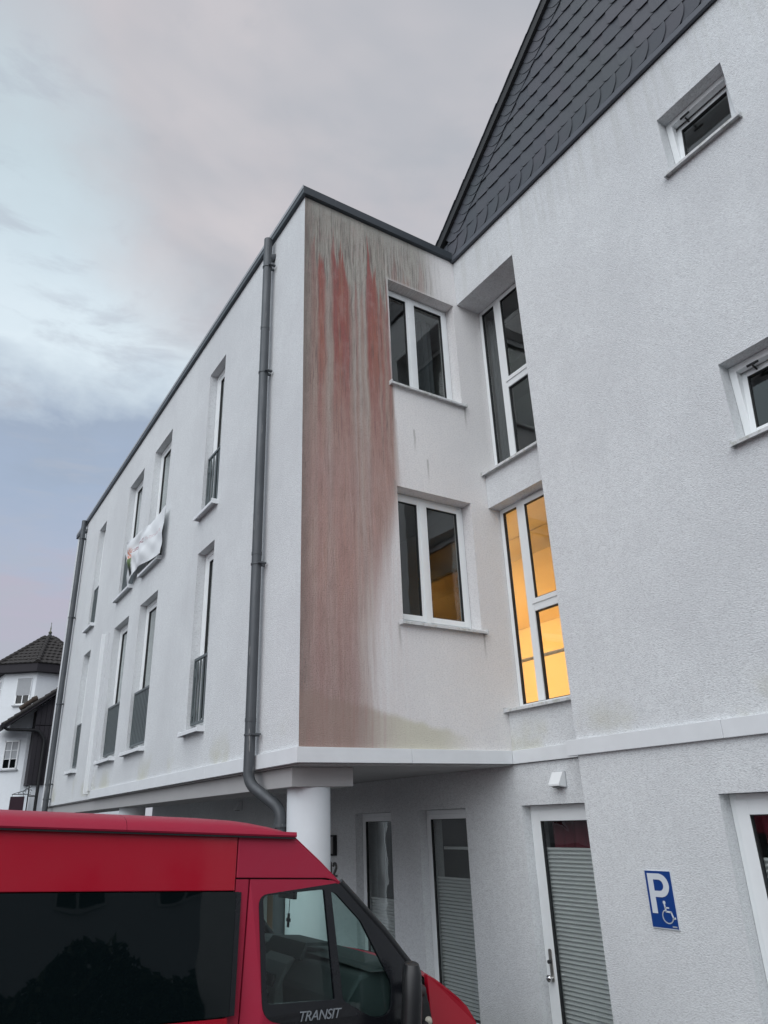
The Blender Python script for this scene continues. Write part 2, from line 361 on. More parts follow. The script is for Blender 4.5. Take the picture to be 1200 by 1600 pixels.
# ------------------------------------------------------------------ mesh helpers
class MB:
    def __init__(s): s.v = []; s.f = []; s.uv = None
    def add(s, vs, fs):
        o = len(s.v); s.v += [tuple(a) for a in vs]; s.f += [tuple(i+o for i in f) for f in fs]; return s
    def box(s, x0, x1, y0, y1, z0, z1):
        x0, x1 = sorted((x0, x1)); y0, y1 = sorted((y0, y1)); z0, z1 = sorted((z0, z1))
        return s.add([(x0,y0,z0),(x1,y0,z0),(x1,y1,z0),(x0,y1,z0),(x0,y0,z1),(x1,y0,z1),(x1,y1,z1),(x0,y1,z1)],
                     [(0,3,2,1),(4,5,6,7),(0,1,5,4),(1,2,6,5),(2,3,7,6),(3,0,4,7)])
    def bar(s, a, b_, w, h, upv=(0, 0, 1)):
        a, b_ = Vector(a), Vector(b_); d = (b_-a).normalized(); upv = Vector(upv)
        if abs(d.dot(upv)) > .99: upv = Vector((1, 0, 0))
        sx = d.cross(upv).normalized()*w/2; sy = sx.cross(d).normalized()*h/2
        vs = [a-sx-sy, a+sx-sy, a+sx+sy, a-sx+sy, b_-sx-sy, b_+sx-sy, b_+sx+sy, b_-sx+sy]
        return s.add(vs, [(0,3,2,1),(4,5,6,7),(0,1,5,4),(1,2,6,5),(2,3,7,6),(3,0,4,7)])
    def prism(s, pts, off, holes=()):
        """flat polygon (3D points, optional holes) extruded by vector off"""
        loops = [[Vector(p) for p in pts]] + [[Vector(p) for p in h] for h in holes]
        tris = tessellate_polygon(loops); flat = [p for l in loops for p in l]; n = len(flat); off = Vector(off)
        vs = flat + [p+off for p in flat]
        fs = [tuple(t_) for t_ in tris] + [tuple(reversed([i+n for i in t_])) for t_ in tris]
        o = 0
        for l in loops:
            k = len(l)
            fs += [(o+i, o+(i+1) % k, n+o+(i+1) % k, n+o+i) for i in range(k)]; o += k
        return s.add(vs, fs)
    def tube(s, path, r, seg=20, caps=True, squash=None):
        path = [Vector(p) for p in path]; n = len(path); rs = r if hasattr(r, '__len__') else [r]*n
        vs = []; prev = None
        for i, p in enumerate(path):
            d = (path[min(i+1, n-1)]-path[max(i-1, 0)]).normalized()
            a = prev if prev is not None else (Vector((1, 0, 0)) if abs(d.x) < .9 else Vector((0, 1, 0)))
            a = (a-d*a.dot(d)).normalized(); prev = a; c_ = d.cross(a)
            for k in range(seg):
                t_ = 2*math.pi*k/seg; vs.append(p+(a*math.cos(t_)+c_*math.sin(t_))*rs[i])
        fs = [(i*seg+k, i*seg+(k+1) % seg, (i+1)*seg+(k+1) % seg, (i+1)*seg+k) for i in range(n-1) for k in range(seg)]
        if caps: fs += [tuple(range(seg-1, -1, -1)), tuple((n-1)*seg+k for k in range(seg))]
        return s.add(vs, fs)
    def grid(s, rows, closed=False):
        o = len(s.v); m_ = len(rows[0]); s.v += [tuple(p) for r in rows for p in r]
        for i in range(len(rows)-1):
            for k in range(m_-(0 if closed else 1)):
                k2 = (k+1) % m_; s.f.append((o+i*m_+k, o+i*m_+k2, o+(i+1)*m_+k2, o+(i+1)*m_+k))
        return s
    def xf(s, M): s.v = [tuple(M @ Vector(p)) for p in s.v]; return s
    def mesh(s, name):
        me = bpy.data.meshes.new(name); me.from_pydata(s.v, [], s.f)
        bm = bmesh.new(); bm.from_mesh(me); bmesh.ops.recalc_face_normals(bm, faces=bm.faces); bm.to_mesh(me); bm.free()
        me.update(); return me
    def obj(s, name, mat, parent=None, smooth=False, bevel=0, label=None, solid=0, seg=2):
        me = s.mesh(name); me.materials.append(MATS[mat]); return link(name, me, parent, smooth, bevel, label, solid, seg)

def link(name, me, parent=None, smooth=False, bevel=0, label=None, solid=0, seg=2, loc=None):
    o = bpy.data.objects.new(name, me); COL.objects.link(o)
    if smooth: me.polygons.foreach_set('use_smooth', [True]*len(me.polygons))
    if loc is not None: o.location = loc
    if parent is not None:
        o.parent = parent; o.matrix_parent_inverse = root_mat(parent).inverted()
    if solid:
        q = o.modifiers.new('thick', 'SOLIDIFY'); q.thickness = solid; q.offset = 0
    if bevel:
        q = o.modifiers.new('bevel', 'BEVEL'); q.width = bevel; q.segments = seg; q.limit_method = 'ANGLE'; q.angle_limit = R(35)
    if smooth and bevel == 0:
        q = o.modifiers.new('edges', 'EDGE_SPLIT'); q.split_angle = R(42)
    if label: o['label'] = label
    return o
ROOTM = {}
def root_mat(o):
    return ROOTM.get(o.name, Matrix.Identity(4))
def thing(name, label, cat, loc, group=None):
    o = bpy.data.objects.new(name, None); COL.objects.link(o); o.location = loc; o.empty_display_size = .3
    o['label'] = label; o['category'] = cat
    if group: o['group'] = group
    ROOTM[o.name] = Matrix.Translation(loc); return o
def tag(o, label, cat, group=None):
    o['label'] = label; o['category'] = cat
    if group: o['group'] = group
    return o
def kind(o, k): o['kind'] = k; return o
# baked meshes keep world coordinates; parts therefore sit at the origin under a root whose inverse is stored

# plane mappings: h along the wall, d into the building, z up
def mapA(X0): return lambda h, d, z: (X0+d, h, z)
def mapB(Y0): return lambda h, d, z: (h, Y0+d, z)
def wbox(mb, F, h0, h1, d0, d1, z0, z1):
    a = F(h0, d0, z0); c_ = F(h1, d1, z1); return mb.box(a[0], c_[0], a[1], c_[1], a[2], c_[2])

def wall(F, h0, h1, z0, z1, holes, T):
    mb = MB()
    hs = sorted({h0, h1, *[v for H in holes for v in H[:2] if h0 < v < h1]}); zs = sorted({z0, z1, *[v for H in holes for v in H[2:4] if z0 < v < z1]})
    inside = lambda h, z: any(H[0] < h < H[1] and H[2] < z < H[3] for H in holes)
    cells = {}
    for i in range(len(hs)-1):
        for j in range(len(zs)-1):
            cells[i, j] = not inside((hs[i]+hs[i+1])/2, (zs[j]+zs[j+1])/2)
    def q(a, b_, c_, d_): mb.add([F(*a), F(*b_), F(*c_), F(*d_)], [(0, 1, 2, 3)])
    for (i, j), full in cells.items():
        if not full: continue
        a, b_, c_, d_ = hs[i], hs[i+1], zs[j], zs[j+1]
        q((a,0,c_),(b_,0,c_),(b_,0,d_),(a,0,d_)); q((a,T,c_),(a,T,d_),(b_,T,d_),(b_,T,c_))
        if not cells.get((i-1, j)): q((a,0,c_),(a,0,d_),(a,T,d_),(a,T,c_))
        if not cells.get((i+1, j)): q((b_,0,c_),(b_,T,c_),(b_,T,d_),(b_,0,d_))
        if not cells.get((i, j-1)): q((a,0,c_),(a,T,c_),(b_,T,c_),(b_,0,c_))
        if not cells.get((i, j+1)): q((a,0,d_),(b_,0,d_),(b_,T,d_),(a,T,d_))
    # weld
    me_v = {}; nv = []; nf = []
    for f_ in mb.f:
        ids = []
        for i in f_:
            k = tuple(round(c_, 4) for c_ in mb.v[i])
            if k not in me_v: me_v[k] = len(nv); nv.append(k)
            ids.append(me_v[k])
        nf.append(tuple(ids))
    mb.v, mb.f = nv, nf
    return mb

def ring(mb, F, h0, h1, z0, z1, w, d0, d1):
    wbox(mb, F, h0, h0+w, d0, d1, z0, z1); wbox(mb, F, h1-w, h1, d0, d1, z0, z1)
    wbox(mb, F, h0+w, h1-w, d0, d1, z0, z0+w); wbox(mb, F, h0+w, h1-w, d0, d1, z1-w, z1); return mb

# ------------------------------------------------------------------ ground
def gz(x):
    if x > 2.3: return 0.
    if x > -9: return .068*(2.3-x)
    return .068*11.3
mb = MB()
xs = [-600, -200, -60, -20, -9, -6, -3, 0, 2.3, 10, 40, 150, 600]; ys = [-600, -200, -60, -20, -10, 0, 20, 60, 200, 600]
mb.grid([[(x_, y_, gz(x_)-.01) for x_ in xs] for y_ in ys])
kind(mb.obj('ground', 'asphalt'), 'structure')
mb = MB(); mb.grid([[(x_, y_, gz(x_)-.006+.0) for x_ in (.9, 1.6, 2.3)] for y_ in (-14, -5, .2)])
kind(mb.obj('pavement', 'paving'), 'structure')

# ------------------------------------------------------------------ buildings
ZL, ZT = 2.98, 9.46            # top of ledge, top of wall
XD, XC = 2.276, 2.486
block = thing('flat_roof_apartment_block', 'white flat roofed apartment block with red brown stain down its corner wall', 'building', (0, 0, 0))
house = thing('slate_gable_house', 'white rendered house with dark slate clad gable and one window lit yellow', 'building', (XD, -6, 0))
FA, FB, FD, FC = mapA(0), mapB(0), mapA(XD), mapA(XC)

Acols = [(2.52, 3.16), (5.0, 6.02), (6.72, 7.75), (9.70, 10.38)]
Zup, Zlo = (6.34, 8.67), (3.45, 5.79)
holesA = [(a, b_, *Z) for a, b_ in Acols for Z in (Zup, Zlo)]
wall(FA, .002, 13.2, 2.862, 9.42, holesA, .34).obj('side_wall', 'stucco_white', block)
BW = [(1.17, 2.215, 7.125, 8.665), (1.17, 2.215, 4.25, 5.78)]
mbw = wall(FB, .001, 2.712, 2.862, 9.42, BW, .34)
mbw.obj('front_wall', 'stucco_stained', block)

# gable house walls
SW1 = (-3.955, -3.25, 7.985, 8.705); SW2 = (-3.95, -3.24, 5.07, 5.812)
DD = (-3.45, -2.44, .05, 2.475)
holesD = [(-1.105, -.0005, -1, 8.70), SW1, SW2, DD, (-7.9, -6.8, 5.07, 6.5), (-7.9, -6.8, 7.4, 8.7), (-7.9, -6.8, 1.0, 2.47)]
# a wall whose recess notch runs to its left edge
def wallD():
    return wall(FD, -12, -.001, 0-.3, 9.40, holesD, .38)
wallD().obj('gable_wall', 'stucco_white', house)
# recessed bay wall (spandrels) and ground floor wall
wall(FC, -1.10, -.002, 2.86, 3.42, [], .30).obj('bay_wall', 'stucco_white', house)
wall(FC, -1.10, -.002, 5.768, 6.22, [], .30).obj('bay_wall', 'stucco_white', house)
GW1, GW2 = (.86, 1.77, .30, 2.46), (2.38, 3.28, .30, 2.455)
CD = (-1.0999, -.055, .02, 2.46)
wall(FC, -1.10, 13.0, -.3, 2.855, [CD, GW1, GW2, (5.3, 6.35, 0.02, 2.2)], .34).obj('ground_floor_wall', 'stucco_white', house)

# slabs and partitions that make rooms behind the glass
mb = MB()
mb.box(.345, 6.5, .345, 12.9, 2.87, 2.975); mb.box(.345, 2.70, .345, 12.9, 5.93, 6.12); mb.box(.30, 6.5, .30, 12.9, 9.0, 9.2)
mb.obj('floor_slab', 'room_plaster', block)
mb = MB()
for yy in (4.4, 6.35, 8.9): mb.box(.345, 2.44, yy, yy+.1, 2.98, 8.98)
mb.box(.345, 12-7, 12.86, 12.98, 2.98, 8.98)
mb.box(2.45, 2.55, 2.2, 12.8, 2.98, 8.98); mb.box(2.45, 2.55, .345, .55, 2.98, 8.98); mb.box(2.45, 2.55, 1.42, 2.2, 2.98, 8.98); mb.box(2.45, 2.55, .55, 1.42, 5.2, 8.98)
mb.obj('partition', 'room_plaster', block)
mb = MB(); mb.box(2.49, 2.50, .552, 1.418, 3.0, 5.198); mb.obj('dimming_sheet', 'dimming_glass', block)  # added sheet filling the doorway, only dims the lit hall seen beyond
mb = MB(); mb.box(.35, 6.5, .35, 12.9, 9.21, 9.3); mb.obj('roof_deck', 'coping_grey', block)

# stairwell: lit on the lower storey
mb = MB()
mb.box(2.86, 6.4, -1.0, 4.4, 2.99, 3.05); mb.box(6.4, 6.5, -1.0, 4.4, 3.0, 5.9); mb.box(2.56, 6.4, 4.4, 4.5, 3.0, 5.9)
mb.box(2.86, 6.4, -2.3, -2.2, 3.0, 5.9)
mb.box(2.56, 6.4, -2.2, 4.4, 5.9, 6.0)
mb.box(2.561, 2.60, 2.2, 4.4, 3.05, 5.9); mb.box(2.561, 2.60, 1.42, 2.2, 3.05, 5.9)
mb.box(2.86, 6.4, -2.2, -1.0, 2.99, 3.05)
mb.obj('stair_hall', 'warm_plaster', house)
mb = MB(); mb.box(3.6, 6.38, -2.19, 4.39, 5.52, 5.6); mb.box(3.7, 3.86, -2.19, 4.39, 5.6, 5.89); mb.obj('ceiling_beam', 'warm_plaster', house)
mb = MB(); mb.tube([(3.35, -2.15, 4.12), (3.35, 4.0, 4.12)], .022, 12)
mb.obj('handrail', 'sill_weathered', house, smooth=True)
mb = MB()
mb.box(2.86, 6.4, -1.0, 4.4, 6.01, 6.1); mb.box(6.4, 6.5, -2.2, 4.4, 6.01, 9.0); mb.box(2.56, 6.4, 4.4, 4.5, 6.01, 8.99); mb.box(2.86, 6.4, -2.3, -2.2, 6.01, 8.99)
mb.box(3.4, 3.6, -2.1, 4.3, 8.3, 8.99); mb.box(2.7, 6.4, -2.2, 4.4, 9.0, 9.05)
mb.obj('upper_landing', 'room_plaster', house)
mb = MB(); mb.tube([(3.2, 3.4, 5.80), (3.2, 3.4, 5.895)], .17, 24)
lamp = mb.obj('ceiling_lamp', 'sign_white', None); tag(lamp, 'round ceiling lamp in the yellow lit stair hall behind the lower recess window', 'lamp')
ld = bpy.data.lights.new('stair_lamp', 'POINT'); ld.energy = 115; ld.color = (1, .78, .50); ld.shadow_soft_size = .3
lo = bpy.data.objects.new('stair_lamp', ld); COL.objects.link(lo); lo.location = (3.2, 3.3, 5.05)
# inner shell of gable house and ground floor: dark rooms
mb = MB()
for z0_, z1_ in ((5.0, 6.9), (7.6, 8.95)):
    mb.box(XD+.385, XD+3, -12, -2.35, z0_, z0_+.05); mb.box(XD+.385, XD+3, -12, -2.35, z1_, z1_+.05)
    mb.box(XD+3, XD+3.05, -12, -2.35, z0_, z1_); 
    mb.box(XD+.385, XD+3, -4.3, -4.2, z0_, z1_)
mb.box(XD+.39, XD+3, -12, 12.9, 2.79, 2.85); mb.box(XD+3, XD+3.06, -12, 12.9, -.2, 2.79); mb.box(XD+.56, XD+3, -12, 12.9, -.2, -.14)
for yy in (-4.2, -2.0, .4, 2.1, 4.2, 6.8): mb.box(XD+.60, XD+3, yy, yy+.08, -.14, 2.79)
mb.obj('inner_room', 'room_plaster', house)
mb = MB(); mb.box(XD+.06, 9.0, -12.2, -12.0, -.3, 9.4); mb.box(9.0, 9.2, -12.2, 13, -.3, 9.4); mb.box(5.6, 9.0, 12.98, 13.2, -.3, 9.4); mb.obj('rear_wall', 'stucco_white', house)
mb = MB(); mb.box(.34, 5.6, 12.985, 13.195, 2.862, 9.4); mb.obj('end_wall', 'stucco_white', block)

# ledge band (white metal profile) ----------------------------------------
def band(pieces, name, parent):
    for (x0, x1, y0, y1, z0, z1) in pieces:
        mb = MB(); mb.box(x0, x1, y0, y1, z0, z1); mb.obj(name, 'trim_white', parent, bevel=.003)
band([(-.035, .02, -.035, 2.28, 2.86, 2.992), (-.035, .02, 2.283, 5.0, 2.86, 2.992), (-.035, .02, 5.003, 8.05, 2.86, 2.992)], 'ledge_trim', block)
band([(-.033, 1.18, -.0345, .03, 2.861, 2.9915), (1.183, 2.45, -.0345, .03, 2.861, 2.9915)], 'ledge_trim', block)
band([(XC-.035, XC+.02, -1.16, -.034, 2.860, 2.990)], 'ledge_trim', house)
band([(XD-.035, XD+.02, -2.6, -1.0, 2.858, 2.994), (XD-.035, XD+.02, -5.2, -2.603, 2.858, 2.994), (XD-.035, XD+.02, -8.6, -5.203, 2.858, 2.994)], 'ledge_trim', house)
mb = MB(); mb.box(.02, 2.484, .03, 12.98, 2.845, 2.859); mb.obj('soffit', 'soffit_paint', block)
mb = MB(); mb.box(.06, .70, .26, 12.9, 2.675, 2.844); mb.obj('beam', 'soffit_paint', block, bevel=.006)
mb = MB(); mb.tube([(.34, .47, -.2), (.34, .47, 2.674)], .20, 64); mb.obj('column', 'column_paint', block, smooth=True)
for yy in (6.6, 12.5):
    mb = MB(); mb.tube([(.34, yy, -.2), (.34, yy, 2.674)], .20, 40); mb.obj('column', 'column_paint', block, smooth=True)
# coping
mb = MB()
mb.box(-.045, .40, -.05, 13.26, 9.425, 9.545); mb.obj('coping', 'coping_grey', block, bevel=.004)
mb = MB(); mb.box(.401, XD+.0, -.0495, .40, 9.4255, 9.5445); mb.obj('coping', 'coping_grey', block, bevel=.004)
mb = MB(); mb.box(-.05, -.0455, -.048, 13.25, 9.50, 9.553); mb.obj('coping_drip', 'shutter_grey', block)

# downpipes -----------------------------------------------------------------
def arc_path(pts, rad=.12, n=7):
    out = [Vector(pts[0])]
    for i in range(1, len(pts)-1):
        a, p, c_ = Vector(pts[i-1]), Vector(pts[i]), Vector(pts[i+1]); d1 = (a-p).normalized(); d2 = (c_-p).normalized()
        for k in range(n+1):
            t_ = k/n; out.append((p+d1*rad)*(1-t_)**2 + 2*p*t_*(1-t_) + (p+d2*rad)*t_*t_)
    out.append(Vector(pts[-1])); return out
def collar(mb, c_, r, h=.03): mb.tube([(c_[0], c_[1], c_[2]-h/2), (c_[0], c_[1], c_[2]+h/2)], r, 24)
mb = MB(); PX, PY = -.095, .875
mb.tube(arc_path([(PX, PY, 9.41), (PX, PY, 2.74), (.13, .62, 2.50), (.13, .62, .3)], .10), .053, 24)
dp = mb.obj('downpipe', 'zinc', block, smooth=True)
for zz_ in (8.0, 5.05, 3.32):
    mb = MB(); collar(mb, (PX, PY, zz_), .0565, .035); mb.obj('pipe_sleeve', 'zinc', dp, smooth=True)
for zz_ in (8.95, 7.35, 4.93, 3.18):
    mb = MB(); collar(mb, (PX, PY, zz_), .060, .018); mb.box(PX+.05, .005, PY-.012, PY+.012, zz_-.012, zz_+.012); mb.box(PX-.01, PX+.075, PY-.095, PY-.06, zz_-.008, zz_+.008); mb.obj('pipe_clamp', 'zinc', dp)
mb = MB(); collar(mb, (.13, .62, 2.36), .068, .03); mb.box(.13, .25, .60, .63, 2.35, 2.37); mb.obj('pipe_clamp', 'zinc', dp)
mb = MB(); mb.tube([(.02, PY-.0, 9.17), (PX+.02, PY, 9.10)], .05, 20); mb.obj('outlet_spout', 'zinc', dp, smooth=True)
mb = MB(); PY2 = 12.02
mb.tube([(PX, PY2, 9.48), (PX, PY2, .6)], .058, 20); dp2 = mb.obj('downpipe', 'zinc', block, smooth=True)
for zz_ in (9.0, 7.0, 5.0, 3.3, 3.0):
    mb = MB(); collar(mb, (PX, PY2, zz_), .068, .03); mb.box(PX+.05, .005, PY2-.012, PY2+.012, zz_-.012, zz_+.012); mb.box(PX-.01, PX+.075, PY2-.095, PY2-.06, zz_-.01, zz_+.01); mb.obj('pipe_clamp', 'zinc', dp2)
mb = MB(); mb.tube([(.02, PY2, 9.25), (PX+.02, PY2, 9.18)], .05, 16); mb.obj('outlet_spout', 'zinc', dp2, smooth=True)
# white cable duct on the facade
mb = MB(); mb.box(-.014, .004, 8.08, 8.42, 2.993, 5.80); mb.obj('duct_cover', 'stucco_white', block, bevel=.002)
mb = MB(); mb.box(-.075, .003, 8.385, 8.430, 2.95, 5.82); mb.obj('cable_duct', 'pvc_white', block, bevel=.003)

# ------------------------------------------------------------------ windows
def sill(F, h0, h1, z, out, parent, mat='trim_white', thick=.022, drop=.035, caps=True, back=.16):
    """sheet sill: sloping plate with front drip edge and end caps, projecting 'out' from the wall"""
    mb = MB()
    prof = [(-out, z-drop), (-out, z-.006), (-out+.004, z), (back, z+.012), (back, z-.01), (-out+.006, z-thick), (-out+.006, z-drop)]
    mb.prism([F(h0, d, zz_) for d, zz_ in prof], Vector(F(h1, 0, 0))-Vector(F(h0, 0, 0)))
    if caps:
        for hh, e in ((h0, -1), (h1, 1)):
            wbox(mb, F, hh, hh+e*.012, -out-.006, .004, z-drop-.006, z+.016)
    return mb.obj('sill', mat, parent)

def sash(F, parent, h0, h1, z0, z1, d, w=.06, dep=.05, glassname='window_glass', M=None, gasket=True, lab=None):
    mb = ring(MB(), F, h0, h1, z0, z1, w, d, d+dep)
    if M: mb.xf(M)
    s_ = mb.obj('sash', 'pvc_white', parent, bevel=.004, label=lab)
    mb = ring(MB(), F, h0+w-.001, h1-w+.001, z0+w-.001, z1-w+.001, .007, d+.006, d+dep-.01)
    if M: mb.xf(M)
    mb.obj('gasket', 'gasket_black', parent)
    mb = MB(); wbox(mb, F, h0+w-.003, h1-w+.003, d+.024, d+.030, z0+w-.003, z1-w+.003)
    if M: mb.xf(M)
    mb.obj('pane', glassname, parent)

def b_window(z0, z1, lab):
    """two-leaf casement in the stained front wall"""
    h0, h1 = 1.17, 2.215; F = FB
    w = ring(MB(), F, h0+.004, h1-.004, z0+.02, z1-.004, .055, .165, .225).obj('window', 'pvc_white', block, bevel=.004, label=lab)
    mid = 1.595
    sash(F, w, h0+.045, mid, z0+.06, z1-.042, .148, .062)
    sash(F, w, mid+.012, h1-.045, z0+.06, z1-.042, .148, .062)
    mb = MB(); wbox(mb, F, mid-.028, mid+.04, .138, .149, z0+.05, z1-.05); mb.obj('mullion', 'pvc_white', w, bevel=.005)
    sill(F, h0-.035, h1+.03, z0-.012, .055, w, 'sill_weathered', drop=.03, back=.17)
    mb = MB(); wbox(mb, F, h0+.01, h1-.01, .10, .166, z0, z0+.035); mb.obj('sill_profile', 'pvc_white', w, bevel=.003)
b_window(7.125, 8.665, 'upper two leaf window with dark curtains beside the stained wall')
b_window(4.25, 5.78, 'lower two leaf window with yellow light showing through its right leaf')

# tall windows of the bay
def bay_window(z0, z1, zt, lab):
    F = lambda h, d, z: (2.655+d, h, z)
    h0, h1 = -1.30, -.004
    w = ring(MB(), F, h0, h1, z0, z1-.002, .05, 0, .06).obj('window', 'pvc_white', house, bevel=.004, label=lab)
    mb = MB(); wbox(mb, F, -.40, -.30, -.006, .062, z0+.052, z1-.052)
    wbox(mb, F, h0+.052, -.402, -.004, .060, zt-.055, zt+.045); mb.obj('mullion', 'pvc_white', w, bevel=.004)
    mb = MB(); wbox(mb, F, -.30, -.052, .026, .032, z0+.048, z1-.048); mb.obj('pane', 'window_glass', w)
    mb = ring(MB(), F, -.301, -.050, z0+.049, z1-.049, .009, .008, .05); mb.obj('gasket', 'gasket_black', w)
    mb = MB(); wbox(mb, F, h0+.05, -.398, .026, .032, z0+.048, zt-.054); mb.obj('pane', 'window_glass', w)
    mb = ring(MB(), F, h0+.049, -.401, z0+.049, zt-.056, .009, .008, .05); mb.obj('gasket', 'gasket_black', w)
    sash(F, w, h0+.055, -.385, zt+.025, z1-.03, -.018, .055)
    sill(FC, -1.098, -.0-.005, z0-.005, .065, w, 'sill_weathered', drop=.032, back=.165, caps=False)
    mb = MB(); wbox(mb, FC, -.02, .0-.004+.018, -.07, .01, z0-.05, z0+.012) if 0 else wbox(mb, FC, -.016, -.004, -.071, .01, z0-.045, z0+.012); mb.obj('sill_cap', 'sill_weathered', w)
bay_window(6.22, 8.70, 7.36, 'tall dark three pane window in the upper recess')
bay_window(3.42, 5.768, 4.48, 'tall three pane window in the lower recess glowing yellow')

# small tilted windows
def tilt_window(H, lab, ang):
    h0, h1, z0, z1 = H; F = FD
    w = ring(MB(), F, h0+.003, h1-.003, z0+.015, z1-.003, .06, .13, .20).obj('window', 'pvc_white', house, bevel=.004, label=lab)
    piv = Vector((XD+.15, 0, z0+.07)); M = Matrix.Translation(piv) @ Matrix.Rotation(R(ang), 4, 'Y') @ Matrix.Translation(-piv)
    sash(F, w, h0+.05, h1-.05, z0+.06, z1-.055, .125, .055, M=M, lab='sash tilted inwards at the top')
    mb = MB(); mb.tube([(XD+.155, h1-.20, z1-.075), (XD+.23, h1-.20, z1-.10)], .008, 8); wbox(mb, F, h1-.26, h1-.16, .128, .14, z1-.078, z1-.06); mb.obj('tilt_stay', 'gasket_black', w)
    sill(F, h0-.03, h1+.028, z0-.002, .055, w, 'sill_weathered', drop=.032, back=.13)
tilt_window(SW1, 'small tilted window high on the gable wall', 9)
tilt_window(SW2, 'small tilted window at the right edge below the high one', 8)
for H in ((-7.9, -6.8, 5.07, 6.5), (-7.9, -6.8, 7.4, 8.7), (-7.9, -6.8, 1.0, 2.47)):
    w = ring(MB(), FD, H[0]+.003, H[1]-.003, H[2]+.015, H[3]-.003, .06, .13, .20).obj('window', 'pvc_white', house, bevel=.004)
    sash(FD, w, H[0]+.05, H[1]-.05, H[2]+.06, H[3]-.05, .12, .06); sill(FD, H[0]-.03, H[1]+.03, H[2], .055, w, 'sill_weathered', back=.13)

# french windows of the long side with their railings
def french(h0, h1, z0, z1, dark, lab, n_bars):
    F = FA
    w = ring(MB(), F, h0+.003, h1-.003, z0+.02, z1-.003, .065, .112, .18).obj('window', 'pvc_white', block, bevel=.004, label=lab)
    sash(F, w, h0+.055, h1-.055, z0+.07, z1-.055, .122, .078)
    sill(F, h0-.03, h1+.03, z0-.01, .085, w, drop=.045, back=.18)
    # railing panel, hung on the two reveals
    zt_ = z0+.90; d = .055
    rl = MB(); wbox(rl, F, h0+.05, h1-.03, d-.015, d+.015, zt_-.035, zt_); wbox(rl, F, h0+.05, h1-.03, d-.012, d+.012, z0+.07, z0+.10)
    wbox(rl, F, h0+.05, h0+.075, d-.0125, d+.0125, z0+.072, zt_-.002); wbox(rl, F, h1-.055, h1-.03, d-.0125, d+.0125, z0+.072, zt_-.002)
    for zz_ in (z0+.18, z0+.66):
        wbox(rl, F, h1-.09, h1-.002, d-.006, d+.006, zz_, zz_+.11); wbox(rl, F, h0+.002, h0+.09, d-.006, d+.006, zz_, zz_+.11)
    rail = rl.obj('railing', 'rail_grey', block, bevel=.002)
    span = h1-h0-.10
    for zz_ in (0,): pass
    bm_ = MB(); wbox(bm_, F, -.019, .019, d-.006, d+.006, z0+.10, zt_-.035); me = bm_.mesh('bar'); me.materials.append(MATS['rail_grey'])
    for i in range(n_bars):
        link('bar', me, rail, loc=(0, h0+.075+span*i/(n_bars-1), 0))
order = ['nearest the corner', 'with the banner hung on its railing', 'beside the banner', 'next to the far gutter pipe']
for i, (a, b_) in enumerate(Acols):
    french(a, b_, *Zup, True, 'tall french window of the upper row '+order[i], 6 if i in (0, 3) else 10)
    french(a, b_, *Zlo, True, 'tall french window of the lower row, '+['nearest the corner', 'second from the corner', 'third from the corner', 'beyond the white duct'][i], 6 if i in (0, 3) else 12)

# curtains and blinds -------------------------------------------------------
def curtain(F, h0, h1, d, z0, z1, mat, label, waves=6, amp=.03, cat='curtain', group=None):
    mb = MB(); n = waves*8; rows = []
    for zz_, k in ((z0, 1.25), ((z0+z1)/2, 1.), (z1, .7)):
        rows.append([F(h0+(h1-h0)*i/n, d+amp*k*math.sin(2*math.pi*i/8)+amp*.5*math.sin(i*.37+k), zz_) for i in range(n+1)])
    mb.grid(rows); o = mb.obj('curtain', mat, None, smooth=True, solid=.003); return tag(o, label, cat, group)
curtain(FB, 1.75, 2.12, .42, 7.15, 8.60, 'curtain_dark', 'dark drawn back curtain inside the upper window beside the stain', 5)
curtain(FB, 1.20, 1.36, .42, 7.15, 8.60, 'curtain_dark', 'narrow dark curtain at the left of the upper window beside the stain', 2)
curtain(lambda h, d, z: (2.80+d, h, z), -.30, -.02, 0, 6.3, 8.6, 'curtain_dark', 'grey green curtain behind the narrow left pane of the dark recess window', 4, .02)
for i, (a, b_) in enumerate(Acols[:3]):
    curtain(FA, a+.05, b_-.05, .36, Zlo[0]+.1, Zlo[1]-.05, 'curtain_pale', 'pale curtain behind lower french window, '+['nearest the corner', 'second from the corner', 'third from the corner'][i], 6, .02)
    curtain(FA, a+.05, b_-.05, .36, Zup[0]+.1, Zup[1]-.05, 'curtain_pale', 'pale curtain behind upper french window, '+['nearest the corner', 'above the banner', 'left of the banner'][i], 6, .02)
def blind(F, h0, h1, d, z0, z1, label, pitch=.036, amp=.013):
    mb = MB(); n = int((z1-z0)/pitch)*2; rows = []
    for i in range(n+1): zz_ = z0+(z1-z0)*i/n; e = amp if i % 2 else -amp; rows.append([F(h0, d+e, zz_), F(h1, d+e, zz_)])
    mb.grid(rows); wbox(mb, F, h0, h1, d-.012, d+.012, z1, z1+.018)
    o = mb.obj('pleated_blind', 'blind_fabric', None); return tag(o, label, 'blind')

